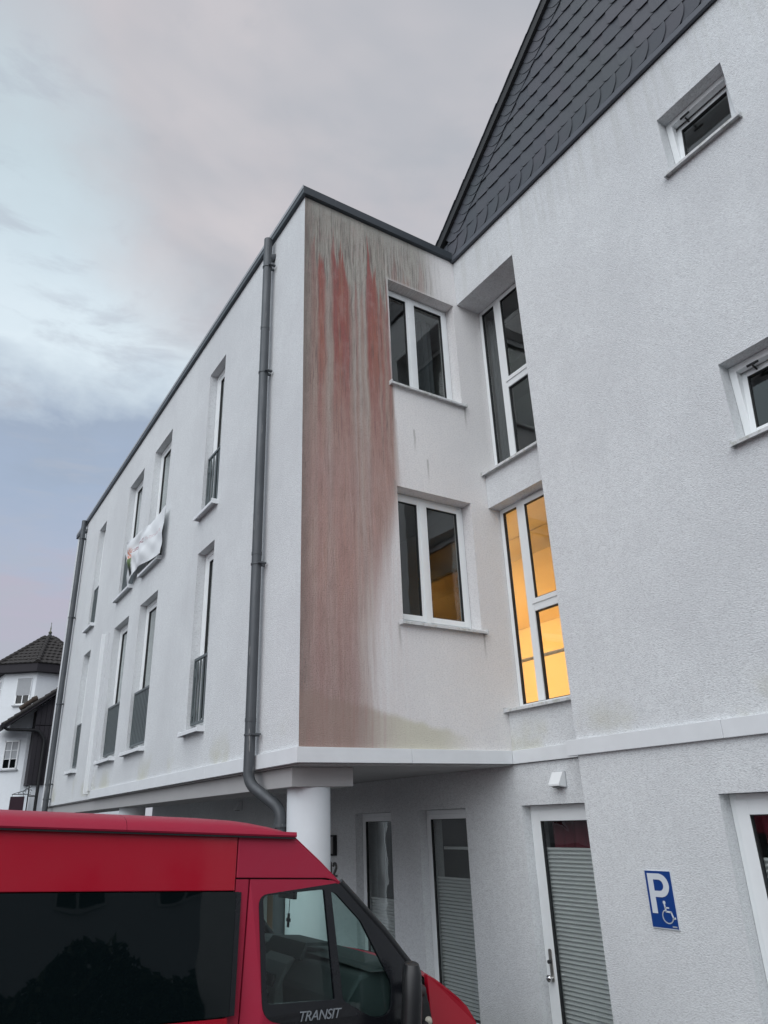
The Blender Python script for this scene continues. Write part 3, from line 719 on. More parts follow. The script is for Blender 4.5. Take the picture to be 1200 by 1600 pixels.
# doors ----------------------------------------------------------------------
def glazed_door(F, h0, h1, z0, z1, lab, with_handle, handle_h=None, d0=.11, parent=house):
    w = ring(MB(), F, h0+.003, h1-.003, z0, z1-.003, .055, d0, d0+.07).obj('door', 'pvc_white', parent, bevel=.004, label=lab)
    sash(F, w, h0+.05, h1-.05, z0+.02, z1-.05, d0-.02, .10, .06)
    if with_handle:
        hx = handle_h
        mb = MB(); n = 10; pts = []
        for k in range(2*n):
            a = math.pi*k/n; zc = 1.185 if 0 <= math.sin(a) and k < n else .955
            pts.append(F(hx+.02*math.cos(a), d0-.022, (1.185 if k < n else .955)+.02*math.sin(a)))
        mb.prism(pts, Vector(F(0, -.009, 0))-Vector(F(0, 0, 0)))
        mb.obj('handle_plate', 'steel_brushed', w, bevel=.002)
        mb = MB(); a = Vector(F(hx, d0-.03, 1.10)); mb.tube([a, a+Vector((-.03, 0, 0))], .016, 16); mb.obj('lock_cylinder', 'gasket_black', w, smooth=True)
        mb = MB(); a = Vector(F(hx, d0-.03, .968)); dv = Vector((-1, 0, 0))
        mb.tube([a, a+dv*.02, a+dv*.026, a+dv*.036, a+dv*.052, a+dv*.062, a+dv*.066], [.013, .012, .02, .029, .030, .02, .004], 20); mb.obj('door_knob', 'chrome', w, smooth=True)
    return w
glazed_door(FC, -1.08, -.055, .02, 2.46, 'white glazed door in the recess under the wall lamp', True, -.155, d0=.11)
blind(FC, -1.02, -.165, .165, .15, 2.05, 'grey pleated blind in the glazed door under the wall lamp')
curtain(FC, -1.0, -.165, .30, 1.7, 2.36, 'curtain_red', 'dark red curtain above the pleated blind of the recess door', 6, .02)
glazed_door(FD, -3.45, -2.44, .05, 2.475, 'white glazed door cut by the right edge of the photo', True, -3.35, d0=.12)
blind(FD, -3.36, -2.56, .175, .15, 2.02, 'grey pleated blind in the glazed door at the right edge')
curtain(FD, -3.36, -2.56, .30, 1.6, 2.38, 'curtain_red', 'dark red curtain above the blind of the door at the right edge', 6, .02)
def fixed_window(H, lab):
    h0, h1, z0, z1 = H; w = ring(MB(), FC, h0+.003, h1-.003, z0+.01, z1-.003, .06, .11, .18).obj('window', 'pvc_white', house, bevel=.004, label=lab)
    sash(FC, w, h0+.05, h1-.05, z0+.06, z1-.05, .095, .055)
    sill(FC, h0-.02, h1+.02, z0, .04, w, back=.13)
fixed_window(GW1, 'tall dark ground floor window between the recess door and the narrow one')
fixed_window(GW2, 'tall narrow ground floor window next to the column')
blind(FC, .95, 1.68, .175, .42, 1.72, 'grey pleated blind in the wider ground floor window above the bonnet')
blind(FC, 2.47, 3.18, .175, .42, 1.42, 'grey pleated blind low in the narrow ground floor window')
curtain(FC, 2.45, 3.0, .30, 1.0, 2.35, 'curtain_dark', 'grey brown curtain in the narrow ground floor window next to the column', 6, .025)
mb = MB(); wbox(mb, FC, .95, 1.70, .30, .33, 2.02, 2.05); o = mb.obj('curtain_rail', 'pvc_white', None); tag(o, 'thin white rail across the dark ground floor window', 'curtain rail')
mb = MB(); wbox(mb, FC, 5.303, 6.347, .10, .16, .02, 2.197); dr_ = mb.obj('door', 'wood_door', house, label='brown wooden entrance door behind the van')

# ------------------------------------------------------------------ slate gable
def verge_in(s): return 10.667+.816*(s-1.337)      # border / field line
def verge_out(s): return verge_in(s)+.30
APEX_S = 6.0
# cladding board behind, gable shape (y from +1.1 to -12)
cl = MB(); S0 = -.55
pts = [(XD-.012, -S0, 9.40), (XD-.012, -S0, verge_out(S0)), (XD-.012, -APEX_S, verge_out(APEX_S)), (XD-.012, -2*APEX_S+S0, verge_out(S0)), (XD-.012, -2*APEX_S+S0, 9.40)]
cl.prism(pts, (.3, 0, 0)); clad = cl.obj('gable_cladding', 'gasket_black', house, label='dark slate cladding of the gable')
def clip(poly, f):
    out = []
    for i in range(len(poly)):
        a, c_ = poly[i], poly[(i+1) % len(poly)]; fa, fc = f(a), f(c_)
        if fa >= 0: out.append(a)
        if (fa >= 0) != (fc >= 0): t_ = fa/(fa-fc); out.append((a[0]+(c_[0]-a[0])*t_, a[1]+(c_[1]-a[1])*t_))
    return out
def plate(poly, dfun, th):
    """slate from a 2D outline (s, z); dfun gives how far its back stands off the wall"""
    mb = MB(); n = len(poly); cs = sum(p[0] for p in poly)/n; cz = sum(p[1] for p in poly)/n
    fr = [(XD-.012-dfun(s, z)-th, -s, z) for s, z in poly]; bk = [(XD-.012-dfun(s, z), -s, z) for s, z in poly]
    mb.add(fr+bk, [tuple(range(n)), tuple(range(2*n-1, n-1, -1))]+[(i, (i+1) % n, n+(i+1) % n, n+i) for i in range(n)])
    return mb
PW, CH = .2185, .2365
Z1 = 9.728
stuffm = MB(); nsl = 0
def slate_poly(s0, z0):
    # lower-left corner rounded; left edge lies over the neighbour
    r = .062; pts = [(s0+PW+.05, z0+.003)]
    pts += [(s0+r-.01, z0)]
    for k in range(1, 6):
        a = -math.pi/2 - math.pi/2*k/5; pts.append((s0+r-.01+r*math.cos(a), z0+r*.92+r*.92*math.sin(a)))
    pts += [(s0-.006, z0+CH+.05), (s0+PW+.05, z0+CH+.05)]
    return pts
rows = [Z1+i*CH-.002*i for i in range(26)]
cells = []
for i, zr in enumerate(rows):
    off = (0.085*i) % PW
    s = -.3+off+ (.06 if i == 0 else 0)
    while s < 2*APEX_S:
        cells.append((s, zr, i)); s += PW
cells.sort(key=lambda c_: abs(c_[0]-2.6)+1.2*abs(c_[1]-10.4))
cut = lambda p: min(verge_out(p[0])-.1, verge_out(2*APEX_S-p[0])-.1)-p[1]
for s, zr, i in cells:
    j = random.uniform(-.005, .005); poly = clip(slate_poly(s+j, zr+random.uniform(-.0035, .0035)), cut)
    if len(poly) < 3 or max(p[0] for p in poly)-min(p[0] for p in poly) < .02: continue
    tilt = random.uniform(-.0015, .002); s_, z_ = s, zr
    df = lambda a, c_, s_=s_, z_=z_, tilt=tilt: .008+tilt + .0145*(1-min(1.4, max(0, (c_-z_)/CH))) + .009*(1-min(1.2, max(0, (a-s_)/PW)))
    mb = plate(poly, df, .008); nsl += 1
    if nsl <= 262: mb.obj('slate', 'slate', clad)
    else: stuffm.add(mb.v, mb.f)
kind(stuffm.obj('distant_slates', 'slate', clad), 'stuff')
# foot course of leaf-shaped slates
s = -.25; k_ = 0
while s < 8.2:
    zb, zt_ = 9.487, Z1+.03; w_ = .2135
    pts = [(s-.05, zt_), (s-.05, zb)]
    pts += [(s-.05+.02, zb)]
    for t_ in [i/8 for i in range(9)]:
        # right edge: belly out and turn under
        a = t_; sx = s + w_ + .013*math.sin(math.pi*a) - .074*(1-a)**3.0
        pts.append((sx+.0, zb+(zt_-zb)*a))
    df = lambda a, c_, s_=s: .010 + .014*min(1, max(0, (a-s_+.05)/.26)) + .010*(1-min(1, (c_-zb)/.24))
    o = plate(pts, df, .010); k_ += 1
    o.obj('foot_slate', 'slate', clad); s += w_
# verge border, both slopes (the right one lies outside the picture)
ct, st_ = math.cos(math.atan(.816)), math.sin(math.atan(.816))
def border(side):
    n = 62; step = .130
    for i in range(n):
        p0 = -1.2+i*step+.9   # along the slope
        # local frame: p along slope, q outwards (0 = inner line, .24 = outer)
        def L(p, q):
            s = .35 + p*ct - q*st_; z = verge_in(.35)+p*st_+q*ct
            return (s, z) if side > 0 else (2*APEX_S-s, z)
        pts = [L(p0-.015, .245), L(p0-.02, .12)]
        for k in range(6):
            a = k/5; pts.append(L(p0-.02+.075*a**2.0, .12-.125*a))
        pts += [L(p0+step+.06, -.008), L(p0+step+.05, .245)]
        if side < 0: pts = pts[::-1]
        if pts[0][1] > verge_out(APEX_S)-.05: break
        if side > 0 and L(p0, .1)[1] < 9.5: continue
        df = lambda a, c_, p0=p0: .030 + .010*(1-min(1, max(0, ((a-.35)*ct+(c_-verge_in(.35))*st_-p0)/.19))) if side > 0 else .03+.004*(i % 2)
        plate(pts, df, .006).obj('border_slate', 'slate', clad)
border(1); border(-1)
# base trim board and verge capping
mb = MB(); mb.box(XD-.05, XD-.0125, -12.2, .55, 9.405, 9.482); mb.obj('base_trim', 'trim_slate', clad, bevel=.003)
for sg in (1, -1):
    a = Vector((XD-.02, .62, verge_out(-.62)-.02)); c_ = Vector((XD-.02, -APEX_S, verge_out(APEX_S)-.02))
    if sg < 0: a.y = -2*APEX_S-a.y
    nrm = Vector((0, st_*sg, ct)); mb = MB()
    w0, w1 = -.085, .12
    pr = [a+Vector((w0, 0, 0)), a+Vector((w1, 0, 0)), a+Vector((w1, 0, 0))+nrm*.11, a+Vector((w0, 0, 0))+nrm*.11]
    mb.prism(pr, c_-a); mb.obj('verge_board', 'gasket_black', house, bevel=.003)
    mb = MB(); n = 60
    for i in range(n):   # slate edge over the board
        q0 = a+(c_-a)*(i/n); q1 = a+(c_-a)*((i+1.02)/n); e = random.uniform(0, .004)
        mb.bar(q0+nrm*(.112+e)+Vector((.0-e, 0, 0)), q1+nrm*(.118+e)+Vector((.0-e, 0, 0)), .20, .008, nrm)
    kind(mb.obj('verge_slates', 'slate', house), 'stuff')
# main roof slopes
for sg in (1, -1):
    ya = .60 if sg > 0 else -2*APEX_S-.60
    mb = MB(); mb.grid([[(XD-.05, ya, verge_out(-.6)+.08), (XD-.05, -APEX_S, verge_out(APEX_S)+.08)], [(12, ya, verge_out(-.6)+.08), (12, -APEX_S, verge_out(APEX_S)+.08)]])
    mb.obj('roof_slope', 'slate', house, solid=.05)

# ------------------------------------------------------------------ things on the walls
# parking sign
sg = thing('parking_sign', 'small blue parking sign with white P and wheelchair symbol on white wall', 'sign', (XD-.01, -1.776, 1.53))
SX = XD-.012
mb = MB(); mb.box(SX, XD-.001, -1.899, -1.653, 1.5355, 1.9385); mb.obj('sign_plate', 'sign_white', sg, bevel=.001)
mb = MB(); mb.box(SX-.002, SX-.0005, -1.896, -1.657, 1.543, 1.936); mb.obj('blue_field', 'sign_blue', sg)
Fs = lambda s, z: (SX-.0045, -1.657-s*.239, 1.543+z*.393)     # s,z 0..1 over the field
def arcpts(cx, cz, rx, rz, a0, a1, n=14): return [(cx+rx*math.cos(R(a0+(a1-a0)*i/n)), cz+rz*math.sin(R(a0+(a1-a0)*i/n))) for i in range(n+1)]
P_out = [(.09, .955), (.53, .955)] + arcpts(.53, .745, .36, .21, 85, -85, 16) + [(.53, .535), (.30, .535), (.30, .245), (.09, .245)]
P_hole = [(.30, .845), (.50, .845)] + arcpts(.50, .745, .175, .10, 85, -85, 12) + [(.50, .645), (.30, .645)]
mb = MB(); mb.prism([Fs(*p) for p in P_out], (.0015, 0, 0), [[Fs(*p) for p in P_hole]]); mb.obj('letter_p', 'sign_white', sg)
mb = MB()
def stroke(mb, pts, w):
    for a, c_ in zip(pts, pts[1:]): mb.bar(Fs(*a), Fs(*c_), .0012, w, (0, 0, 1)) if 0 else mb.add(*strip(a, c_, w))
def strip(a, c_, w):
    A, C_ = Vector(Fs(*a)), Vector(Fs(*c_)); d = (C_-A).normalized(); n = Vector((1, 0, 0)).cross(d)*w/2; e = d*w*.2
    vs = [A-e-n, A-e+n, C_+e+n, C_+e-n]; return vs+[v+Vector((.0012, 0, 0)) for v in vs], [(0,1,2,3),(7,6,5,4),(0,4,5,1),(1,5,6,2),(2,6,7,3),(3,7,4,0)]
mb.prism([Fs(p[0], p[1]) for p in arcpts(.60, .445, .052, .032, 0, 350, 14)], (.0012, 0, 0))
stroke(mb, [(.60, .41), (.625, .29), (.81, .285), (.88, .175), (.95, .185)], .0125)
stroke(mb, [(.61, .355), (.75, .355)], .010)
stroke(mb, [(p[0], p[1]) for p in arcpts(.665, .205, .20, .118, 118, 345, 22)], .0085)
mb.obj('wheelchair_symbol', 'sign_white', sg)
mb = MB(); a = Fs(.78, .022); c_ = Fs(.95, .045); mb.box(SX-.004, SX-.002, a[1], c_[1], a[2], c_[2]); mb.obj('maker_strip', 'shutter_grey', sg)

def wedge_lamp(y0, y1, z0, z1, X0, label, group='white wedge lamps on the wall'):
    L = thing('wall_lamp', label, 'lamp', (X0, (y0+y1)/2, z0), group)
    dep = .105; top_in = .035
    pts = [(X0-.001, y0, z0), (X0-dep, y0, z0+.012), (X0-dep, y0, z0+.03), (X0-top_in, y0, z1), (X0-.001, y0, z1)]
    mb = MB(); mb.prism(pts, (0, y1-y0, 0)); mb.obj('lamp_body', 'pvc_white', L, bevel=.004)
    mb = MB(); mb.box(X0-dep+.02, X0-.03, y0+.035, y1-.035, z0-.004, z0+.006); mb.obj('lamp_lens', 'dash_light', L)
    mb = MB(); mb.box(X0-.006, X0-.0005, y0-.006, y1+.006, z0-.004, z1+.004); mb.obj('back_plate', 'shutter_grey', L)
wedge_lamp(-.715, -.575, 2.605, 2.745, XC, 'white wedge shaped wall lamp above the recess door')
wedge_lamp(7.33, 7.50, 2.60, 2.75, XC, 'white wedge shaped wall lamp in the shade behind the van roof')

# house number and framed box by the column
nb = thing('house_number', 'grey metal house number 12 on the wall beside the column', 'house number', (XC-.02, 3.9, 1.69))
YN = 4.035; DX = XC-.022
def digit(pts_list, name):
    mb = MB()
    for pl in pts_list:
        for a, c_ in zip(pl, pl[1:]):
            A = Vector((DX, YN-a[0], a[1]+1.66)); C_ = Vector((DX, YN-c_[0], c_[1]+1.66)); d = (C_-A).normalized(); n = Vector((1, 0, 0)).cross(d)*.013; e = d*.006
            vs = [A-e-n, A-e+n, C_+e+n, C_+e-n]
            mb.add(vs+[v+Vector((.018, 0, 0)) for v in vs], [(0,1,2,3),(7,6,5,4),(0,4,5,1),(1,5,6,2),(2,6,7,3),(3,7,4,0)])
    mb.obj(name, 'digit_metal', nb)
digit([[(.02, .135), (.07, .175), (.07, 0)]], 'digit_one')
digit([[(.14+.045+.045*math.cos(R(a_)), .125+.045*math.sin(R(a_))) for a_ in (170, 130, 90, 50, 10, -25)] + [(.14, .012), (.24, .012)]], 'digit_two')
bx = MB(); ring(bx, FC, 3.80, 4.14, 1.925, 2.19, .022, -.06, -.001); o = bx.obj('notice_frame', 'iron_black', None, bevel=.002); tag(o, 'black framed notice box on the wall above the house number', 'notice box')
mb = MB(); wbox(mb, FC, 3.823, 4.117, -.02, -.006, 1.948, 2.167); nbp = mb.obj('notice_panel', 'room_plaster', o)

# banner hung over the railing ------------------------------------------------
def banner():
    n, m_ = 40, 26
    # control net (y, z, x) rows bottom->top, columns left(far)->right(near), from how it hangs
    ctl = [[(6.86, 6.31, -.03), (6.55, 6.40, -.08), (6.25, 6.43, -.07), (5.75, 6.40, -.12), (5.20, 6.33, -.08), (4.72, 6.29, -.07)],
           [(6.80, 6.60, -.04), (6.50, 6.66, -.14), (6.26, 6.66, -.07), (5.75, 6.62, -.15), (5.20, 6.56, -.08), (4.70, 6.52, -.07)],
           [(6.86, 6.98, -.08), (6.60, 6.90, -.15), (6.10, 6.90, -.07), (5.68, 6.86, -.13), (5.20, 6.80, -.08), (4.70, 6.78, -.07)],
           [(7.00, 7.21, -.10), (6.40, 7.12, -.11), (5.95, 7.12, -.07), (5.60, 7.09, -.06), (5.15, 7.08, -.05), (4.70, 7.10, -.05)]]
    def cr(p, t_):
        k = len(p)-1; f_ = min(t_*k, k-1e-6); i = int(f_); u = f_-i
        g = lambda j: Vector(p[max(0, min(k, j))])
        a, b2, c_, d_ = g(i-1), g(i), g(i+1), g(i+2)
        return .5*((2*b2)+(c_-a)*u+(2*a-5*b2+4*c_-d_)*u*u+(3*b2-a-3*c_+d_)*u**3)
    mb = MB(); uvs = []
    for j in range(m_+1):
        v = j/m_; row = []
        for i in range(n+1):
            u = i/n; p = cr([cr(r_, u) for r_ in ctl], v)
            w = (.014*math.sin(u*30+v*14)*(.3+v*(1-v)*3) + .012*math.sin(u*12-v*13) + .009*abs(math.sin(u*23-v*9)))*(1-.6*u)
            row.append((p.z+w-.03, p.x, p.y)); uvs.append((u, v))
        if j == 0: rows_ = []
        rows_.append(row)
    mb.grid(rows_); me = mb.mesh('banner'); me.materials.append(MATS['banner_cloth'])
    ul = me.uv_layers.new(name='UVMap')
    for lp in me.loops: ul.data[lp.index].uv = uvs[lp.vertex_index]
    o = link('banner', me, None, smooth=True, solid=.002)
    tag(o, 'crumpled white cloth banner with red lettering and flower print hung on the upper railing', 'banner')
banner()

# ------------------------------------------------------------------ the van
TH = R(3.9); SV = 1.069
U = Vector((math.cos(TH), 0, -math.sin(TH))); Wv = Vector((math.sin(TH), 0, math.cos(TH))); V = Vector((0, 1, 0))
MV = Matrix.Translation((-.8662, -2.1002, 1.4913)) @ Matrix((U, V, Wv)).transposed().to_4x4() @ Matrix.Scale(SV, 4)
van = thing('red_van', 'dark red high roof van with black window surrounds parked in front of the column', 'van', (-2.2, -1.1, .3))
VW = 1.86; K = .11
def sidev(w): return K*w if w > 0 else -.10*w*(w+.62)*.5 if w > -.62 else 0
def S2(u, w, side=0, out=0.):
    v = sidev(w)-out; return (u, v if side == 0 else VW-v, w)
def vobj(mb, name, mat, parent=van, **k): mb.xf(MV); return mb.obj(name, mat, parent, **k)
def skin(pts, name, mat, side, th=.03, out=0., holes=(), parent=van, bevel=.004, **k):
    mb = MB(); off = (0, th if side == 0 else -th, 0)
    mb.prism([S2(u, w, side, out) for u, w in pts], off, [[S2(u, w, side, out) for u, w in h] for h in holes])
    return vobj(mb, name, mat, parent, bevel=bevel, **k)
def rnd_poly(pts, r, n=5):
    out = []; L = len(pts)
    for i in range(L):
        a, p, c_ = Vector(pts[i-1]), Vector(pts[i]), Vector(pts[(i+1) % L]); rr = r[i] if hasattr(r, '__len__') else r
        if rr == 0: out.append(tuple(p)); continue
        d1 = (a-p).normalized(); d2 = (c_-p).normalized()
        for k in range(n+1): t_ = k/n; q_ = (p+d1*rr)*(1-t_)**2+2*p*t_*(1-t_)+(p+d2*rr)*t_*t_; out.append((q_.x, q_.y))
    return out
Aout = [(-.178, .748), (-.035, .642), (.079, .548), (.193, .45), (.346, .317), (.452, .208), (.536, .128), (.60, .06)]
_dw = rnd_poly([(-.372, .496), (.050, .547), (.40, -.17), (-.20, -.035), (-.325, .0)], [.05, 0, 0, .08, .06])
_i = _dw.index((.05, .547)) if (.05, .547) in _dw else [k for k, p in enumerate(_dw) if abs(p[0]-.05) < 1e-4][0]
_dw = _dw[_i:]+_dw[:_i]                       # top front corner, (.40,-.17), rear bottom, rear top
DWO = [_dw[0], (.083, .545)] + [(.193, .447), (.346, .314), (.452, .205), (.536, .125), (.598, .04), (.622, -.10), (.60, -.20)] + _dw[1:]
G1 = rnd_poly([(-.348, .506-.012), (-.010, .520), (.052, .05), (-.302, .052)], [.03, .01, .01, .02])
G2 = rnd_poly([(.030, .512), (.060, .500), (.205, .375), (.385, .095), (.372, -.03), (.28, -.045), (.098, .042)], [.01, .01, .02, .03, .04, .05, .02])
for side in (0, 1):
    # upper body panels
    g = .003
    skin([(-4.3, .516), (-.496, .516), (-.496, .757), (-4.3, .757)], 'upper_panel', 'van_red', side)
    skin([(-.490, .571), (.000, .571), (.045, .563), (.083, .549), (-.035, .642), (-.178, .748), (-.186, .757), (-.490, .757)], 'cab_panel', 'van_red_matt', side)
    skin([(-.490, -.95), (-.421, -.95), (-.423, .565), (-.490, .565)], 'door_pillar', 'van_red_matt', side, out=-.004)
    door = skin([(-.417, .565), (-.02, .565), (.04, .560), (.070, .551)] + [_dw[0]] + _dw[:0:-1] + [(.60, -.202), (.60, -.45), (.40, -.95), (-.417, -.95)],
                'front_door', 'van_red_matt', side, out=-.002)
    skin([(-.60, -.9), (-.36, -.9), (-.36, .50), (.04, .553), (.06, .54), (-.03, .63), (-.17, .73), (-.60, .74)], 'inner_panel', 'van_plastic', side, th=.01, out=-.034, bevel=0)
    fr = skin(DWO, 'window_surround', 'van_frame_black', side, th=.02, out=.001, holes=[G1, G2], parent=door, bevel=.002)
    skin(G1, 'door_glass', 'van_glass', side, th=.004, out=-.008, parent=door, bevel=0)
    skin(G2, 'quarter_glass', 'van_glass', side, th=.004, out=-.008, parent=door, bevel=0)
    # A pillar rubber/black strip following the windscreen edge
    mb = MB(); tp = [Vector(S2(u, w, side, .002)) for u, w in Aout[2:7]]
    mb.tube([p + Vector((.010, .018 if side == 0 else -.018, .004)) for p in tp], .021, 10); vobj(mb, 'pillar_trim', 'van_plastic', van, smooth=True)
    # rear side windows
    for u0_, u1_ in ((-1.97, -.459), (-3.15, -1.99), (-4.22, -3.17)):
        W_ = rnd_poly([(u0_, .020), (u1_, .020), (u1_, .512), (u0_, .512)], .02)
        skin(W_, 'side_window', 'privacy_glass', side, th=.012, out=-.006, bevel=.002)
        e = [(u1_-.026, .022), (u1_-.001, .022), (u1_-.001, .510), (u1_-.026, .510)]
        skin(e, 'window_edge', 'van_frame_black', side, th=.006, out=-.003, bevel=.001)
    # lower body with arches
    def arch(cu, r=.40, n=12): return [(cu+r*math.cos(math.pi-math.pi*i/n), -.95+r*.95*math.sin(math.pi*i/n)) for i in range(n+1)]
    mb = MB()
    rowsl = []
    for w in (.016, -.02, -.12, -.3, -.5, -.62, -.95):
        rowsl.append([S2(u, w, side, .0 if w > -.55 else .01) for u in (-4.3, -3.9, -3.05, -.495)])
    mb.grid(rowsl); vobj(mb, 'lower_side', 'van_red', van, smooth=True)
    # front wing
    wing = [(.605, .122), (.66, .092), (.736, .044), (.80, .0), (.855, -.04), (.91, -.105), (.95, -.20), (.985, -.36), (1.0, -.95+.0)] + [(p[0], p[1]) for p in arch(.62, .36)[::-1] if p[1] > -.96] + [(.40, -.95), (.60, -.45), (.625, -.12), (.60, .03)]
    wing = [(.600, .125), (.66, .095), (.736, .048), (.80, .004), (.855, -.038), (.91, -.105), (.95, -.20), (.985, -.36), (1.0, -.62), (1.0, -.95), (.98, -.95), (.93, -.72), (.80, -.60), (.66, -.62), (.625, -.42), (.626, -.12)]
    skin(wing, 'front_wing', 'van_red', side, out=.006, bevel=.012)
    # black corner panel under the mirror and repeater lamp
    skin([(.50, .16), (.545, .12), (.60, .0), (.625, -.09), (.615, -.22), (.52, -.20), (.48, .0)], 'mirror_panel', 'van_plastic', side, th=.02, out=.016, bevel=.006)
    mb = MB(); c0 = Vector(S2(.592, -.075, side, .012)); dv = Vector((0, -1 if side == 0 else 1, 0))
    mb.tube([c0, c0+dv*.012, c0+dv*.022, c0+dv*.027], [.021, .021, .014, .003], 16); vobj(mb, 'indicator_lamp', 'lens_clear', van, smooth=True)
    # mirror: tall black housing on an arm
    e = -1 if side == 0 else 1; vb = -.03 if side == 0 else VW+.03
    def ms(u, dv_, w):
        if u < .45: a_ = -.58; du, dd = u-.395, dv_-.12; u, dv_ = .395+du*math.cos(a_)+dd*math.sin(a_)*.9, .12-du*math.sin(a_)*.9+dd*math.cos(a_)
        return (u, vb+e*dv_, w)
    mb = MB(); rowsm = []
    for w, uu, sc in ((-.215, .392, .55), (-.20, .390, .85), (-.10, .394, 1.), (.06, .398, 1.), (.165, .396, .95), (.20, .394, .75), (.208, .392, .4)):
        rowsm.append([ms(uu+.050*sc*math.copysign(abs(math.cos(a_))**.6, math.cos(a_)), .12+.092*sc*math.copysign(abs(math.sin(a_))**.6, math.sin(a_)), w) for a_ in [2*math.pi*i/20 for i in range(20)]])
    mb.grid(rowsm, closed=True); mb.f += [tuple(range(20)), tuple(range(6*20, 7*20))]
    mir = vobj(mb, 'wing_mirror', 'van_plastic', van, smooth=True)
    mb = MB(); mb.tube([ms(.56, -.005, -.10), ms(.50, .03, -.11), ms(.46, .05, -.10)], [.035, .03, .028], 12); vobj(mb, 'mirror_arm', 'van_plastic', mir, smooth=True)
    mb = MB(); mb.tube([ms(.54, -.005, .06), ms(.48, .03, .08), ms(.42, .05, .08)], [.03, .025, .02], 12); vobj(mb, 'mirror_arm', 'van_plastic', mir, smooth=True)
    mb = MB(); mb.prism([ms(.352, .045, -.17), ms(.352, .195, -.17), ms(.352, .195, .17), ms(.352, .045, .17)], (.004, 0, 0)); vobj(mb, 'mirror_glass', 'chrome', mir)
    # wheels
    for cu in (.52, -2.75):
        mb = MB(); v0, v1 = (.03, .24) if side == 0 else (VW-.24, VW-.03)
        mb.tube([(cu, v0+.03, -.88), (cu, v0, -.88), (cu, v1, -.88)], [.30, .325, .325], 32); wh = vobj(mb, 'wheel', 'rubber', van, smooth=True, bevel=.01)
        mb = MB(); vv = v0+.001 if side == 0 else v1-.001
        mb.tube([(cu, vv-.012, -.88), (cu, vv+.012, -.88)], .20, 28); vobj(mb, 'rim', 'steel_brushed', wh)
# high roof shell
def roof_row(u, s, front=0.):
    """cross section: from near drip edge over to far drip edge; s scales the height of the crown over the drip"""
    b0 = .765; prof = [(.072, b0-.006), (.068, b0+.002), (.075, b0+.018), (.100, b0+.040*s), (.150, b0+.057*s), (.26, b0+.068*s), (.50, b0+.078*s), (VW/2, b0+.085*s)]
    full = prof+[(VW-v, w) for v, w in prof[-2::-1]]
    return [(u+front*(1-((v-VW/2)/(VW/2))**2), v, w) for v, w in full]
mb = MB(); rr = [roof_row(u, 1.) for u in (-4.32, -3., -2., -1.0485)]
mb.grid(rr); vobj(mb, 'roof_shell', 'van_red_matt', van, smooth=True)
mb = MB(); rr = [roof_row(-1.047, 1.), roof_row(-.80, 1.), roof_row(-.60, .99, .01), roof_row(-.49, .95, .02), roof_row(-.40, .84, .03), roof_row(-.333, .70, .04), roof_row(-.26, .46, .06), roof_row(-.215, .22, .07), roof_row(-.19, .0, .075)]
mb.grid(rr); vobj(mb, 'roof_front', 'van_red_matt', van, smooth=True)
mb = MB(); mb.box(-4.3, -.19, .060, .075, .750, .7575); mb.box(-4.3, -.19, VW-.075, VW-.060, .750, .7575); vobj(mb, 'drip_rail', 'van_plastic', van)
# header between roof front and windscreen, and the windscreen itself
def cross(u, w, bulge, n=12, rise=.03):
    v0 = sidev(w)+.004; return [(u+bulge*(1-((2*i/n)-1)**2), v0+(VW-2*v0)*i/n, w+rise*(1-((2*i/n)-1)**2)) for i in range(n+1)]
mb = MB(); mb.grid([cross(-.196, .762, .075), cross(-.178, .746, .08), cross(-.035, .640, .10), cross(.079, .546, .12)]); vobj(mb, 'roof_header', 'van_red_matt', van, smooth=True, solid=.02)
mb = MB(); mb.grid([cross(u+.012, w, .12+.02*i) for i, (u, w) in enumerate(Aout[2:])]); vobj(mb, 'windscreen', 'van_glass', van, smooth=True)
mb = MB(); mb.grid([cross(u+.004, w, b_) for u, w, b_ in ((.60, .07, .20), (.66, .075, .20))]); vobj(mb, 'cowl', 'van_plastic', van, smooth=True, solid=.02)
mb = MB(); mb.grid([cross(u, w, b_, rise=.004) for u, w, b_ in ((.615, .108, .19), (.66, .088, .19), (.736, .042, .18), (.80, .0, .17), (.855, -.042, .155), (.91, -.110, .14), (.95, -.205, .13), (.985, -.36, .12))]); vobj(mb, 'bonnet', 'van_red', van, smooth=True, solid=.02)
mb = MB(); mb.grid([cross(u, w, b_) for u, w, b_ in ((.99, -.37, .12), (1.02, -.5, .12), (1.05, -.62, .14), (1.05, -.85, .14), (1.0, -.95, .12))]); vobj(mb, 'front_bumper', 'van_plastic', van, smooth=True, solid=.03)
for e in (0, 1):
    mb = MB(); v0 = .05 if e == 0 else VW-.27
    mb.grid([[(.90, v0, -.12), (.93, v0+.22, -.10)], [(1.035, v0, -.34), (1.065, v0+.22, -.34)]]); vobj(mb, 'headlight', 'lens_clear', van, solid=.04)
mb = MB(); mb.box(-4.34, -4.3, .03, VW-.03, -.95, .76); vobj(mb, 'rear_doors', 'van_red', van, bevel=.01)
mb = MB(); mb.box(-4.345, -4.338, .20, VW/2-.05, .05, .55); mb.box(-4.345, -4.338, VW/2+.05, VW-.20, .05, .55); vobj(mb, 'rear_window', 'privacy_glass', van)
mb = MB(); mb.box(-4.28, .95, .06, VW-.06, -.97, -.90); vobj(mb, 'floor_pan', 'van_plastic', van)
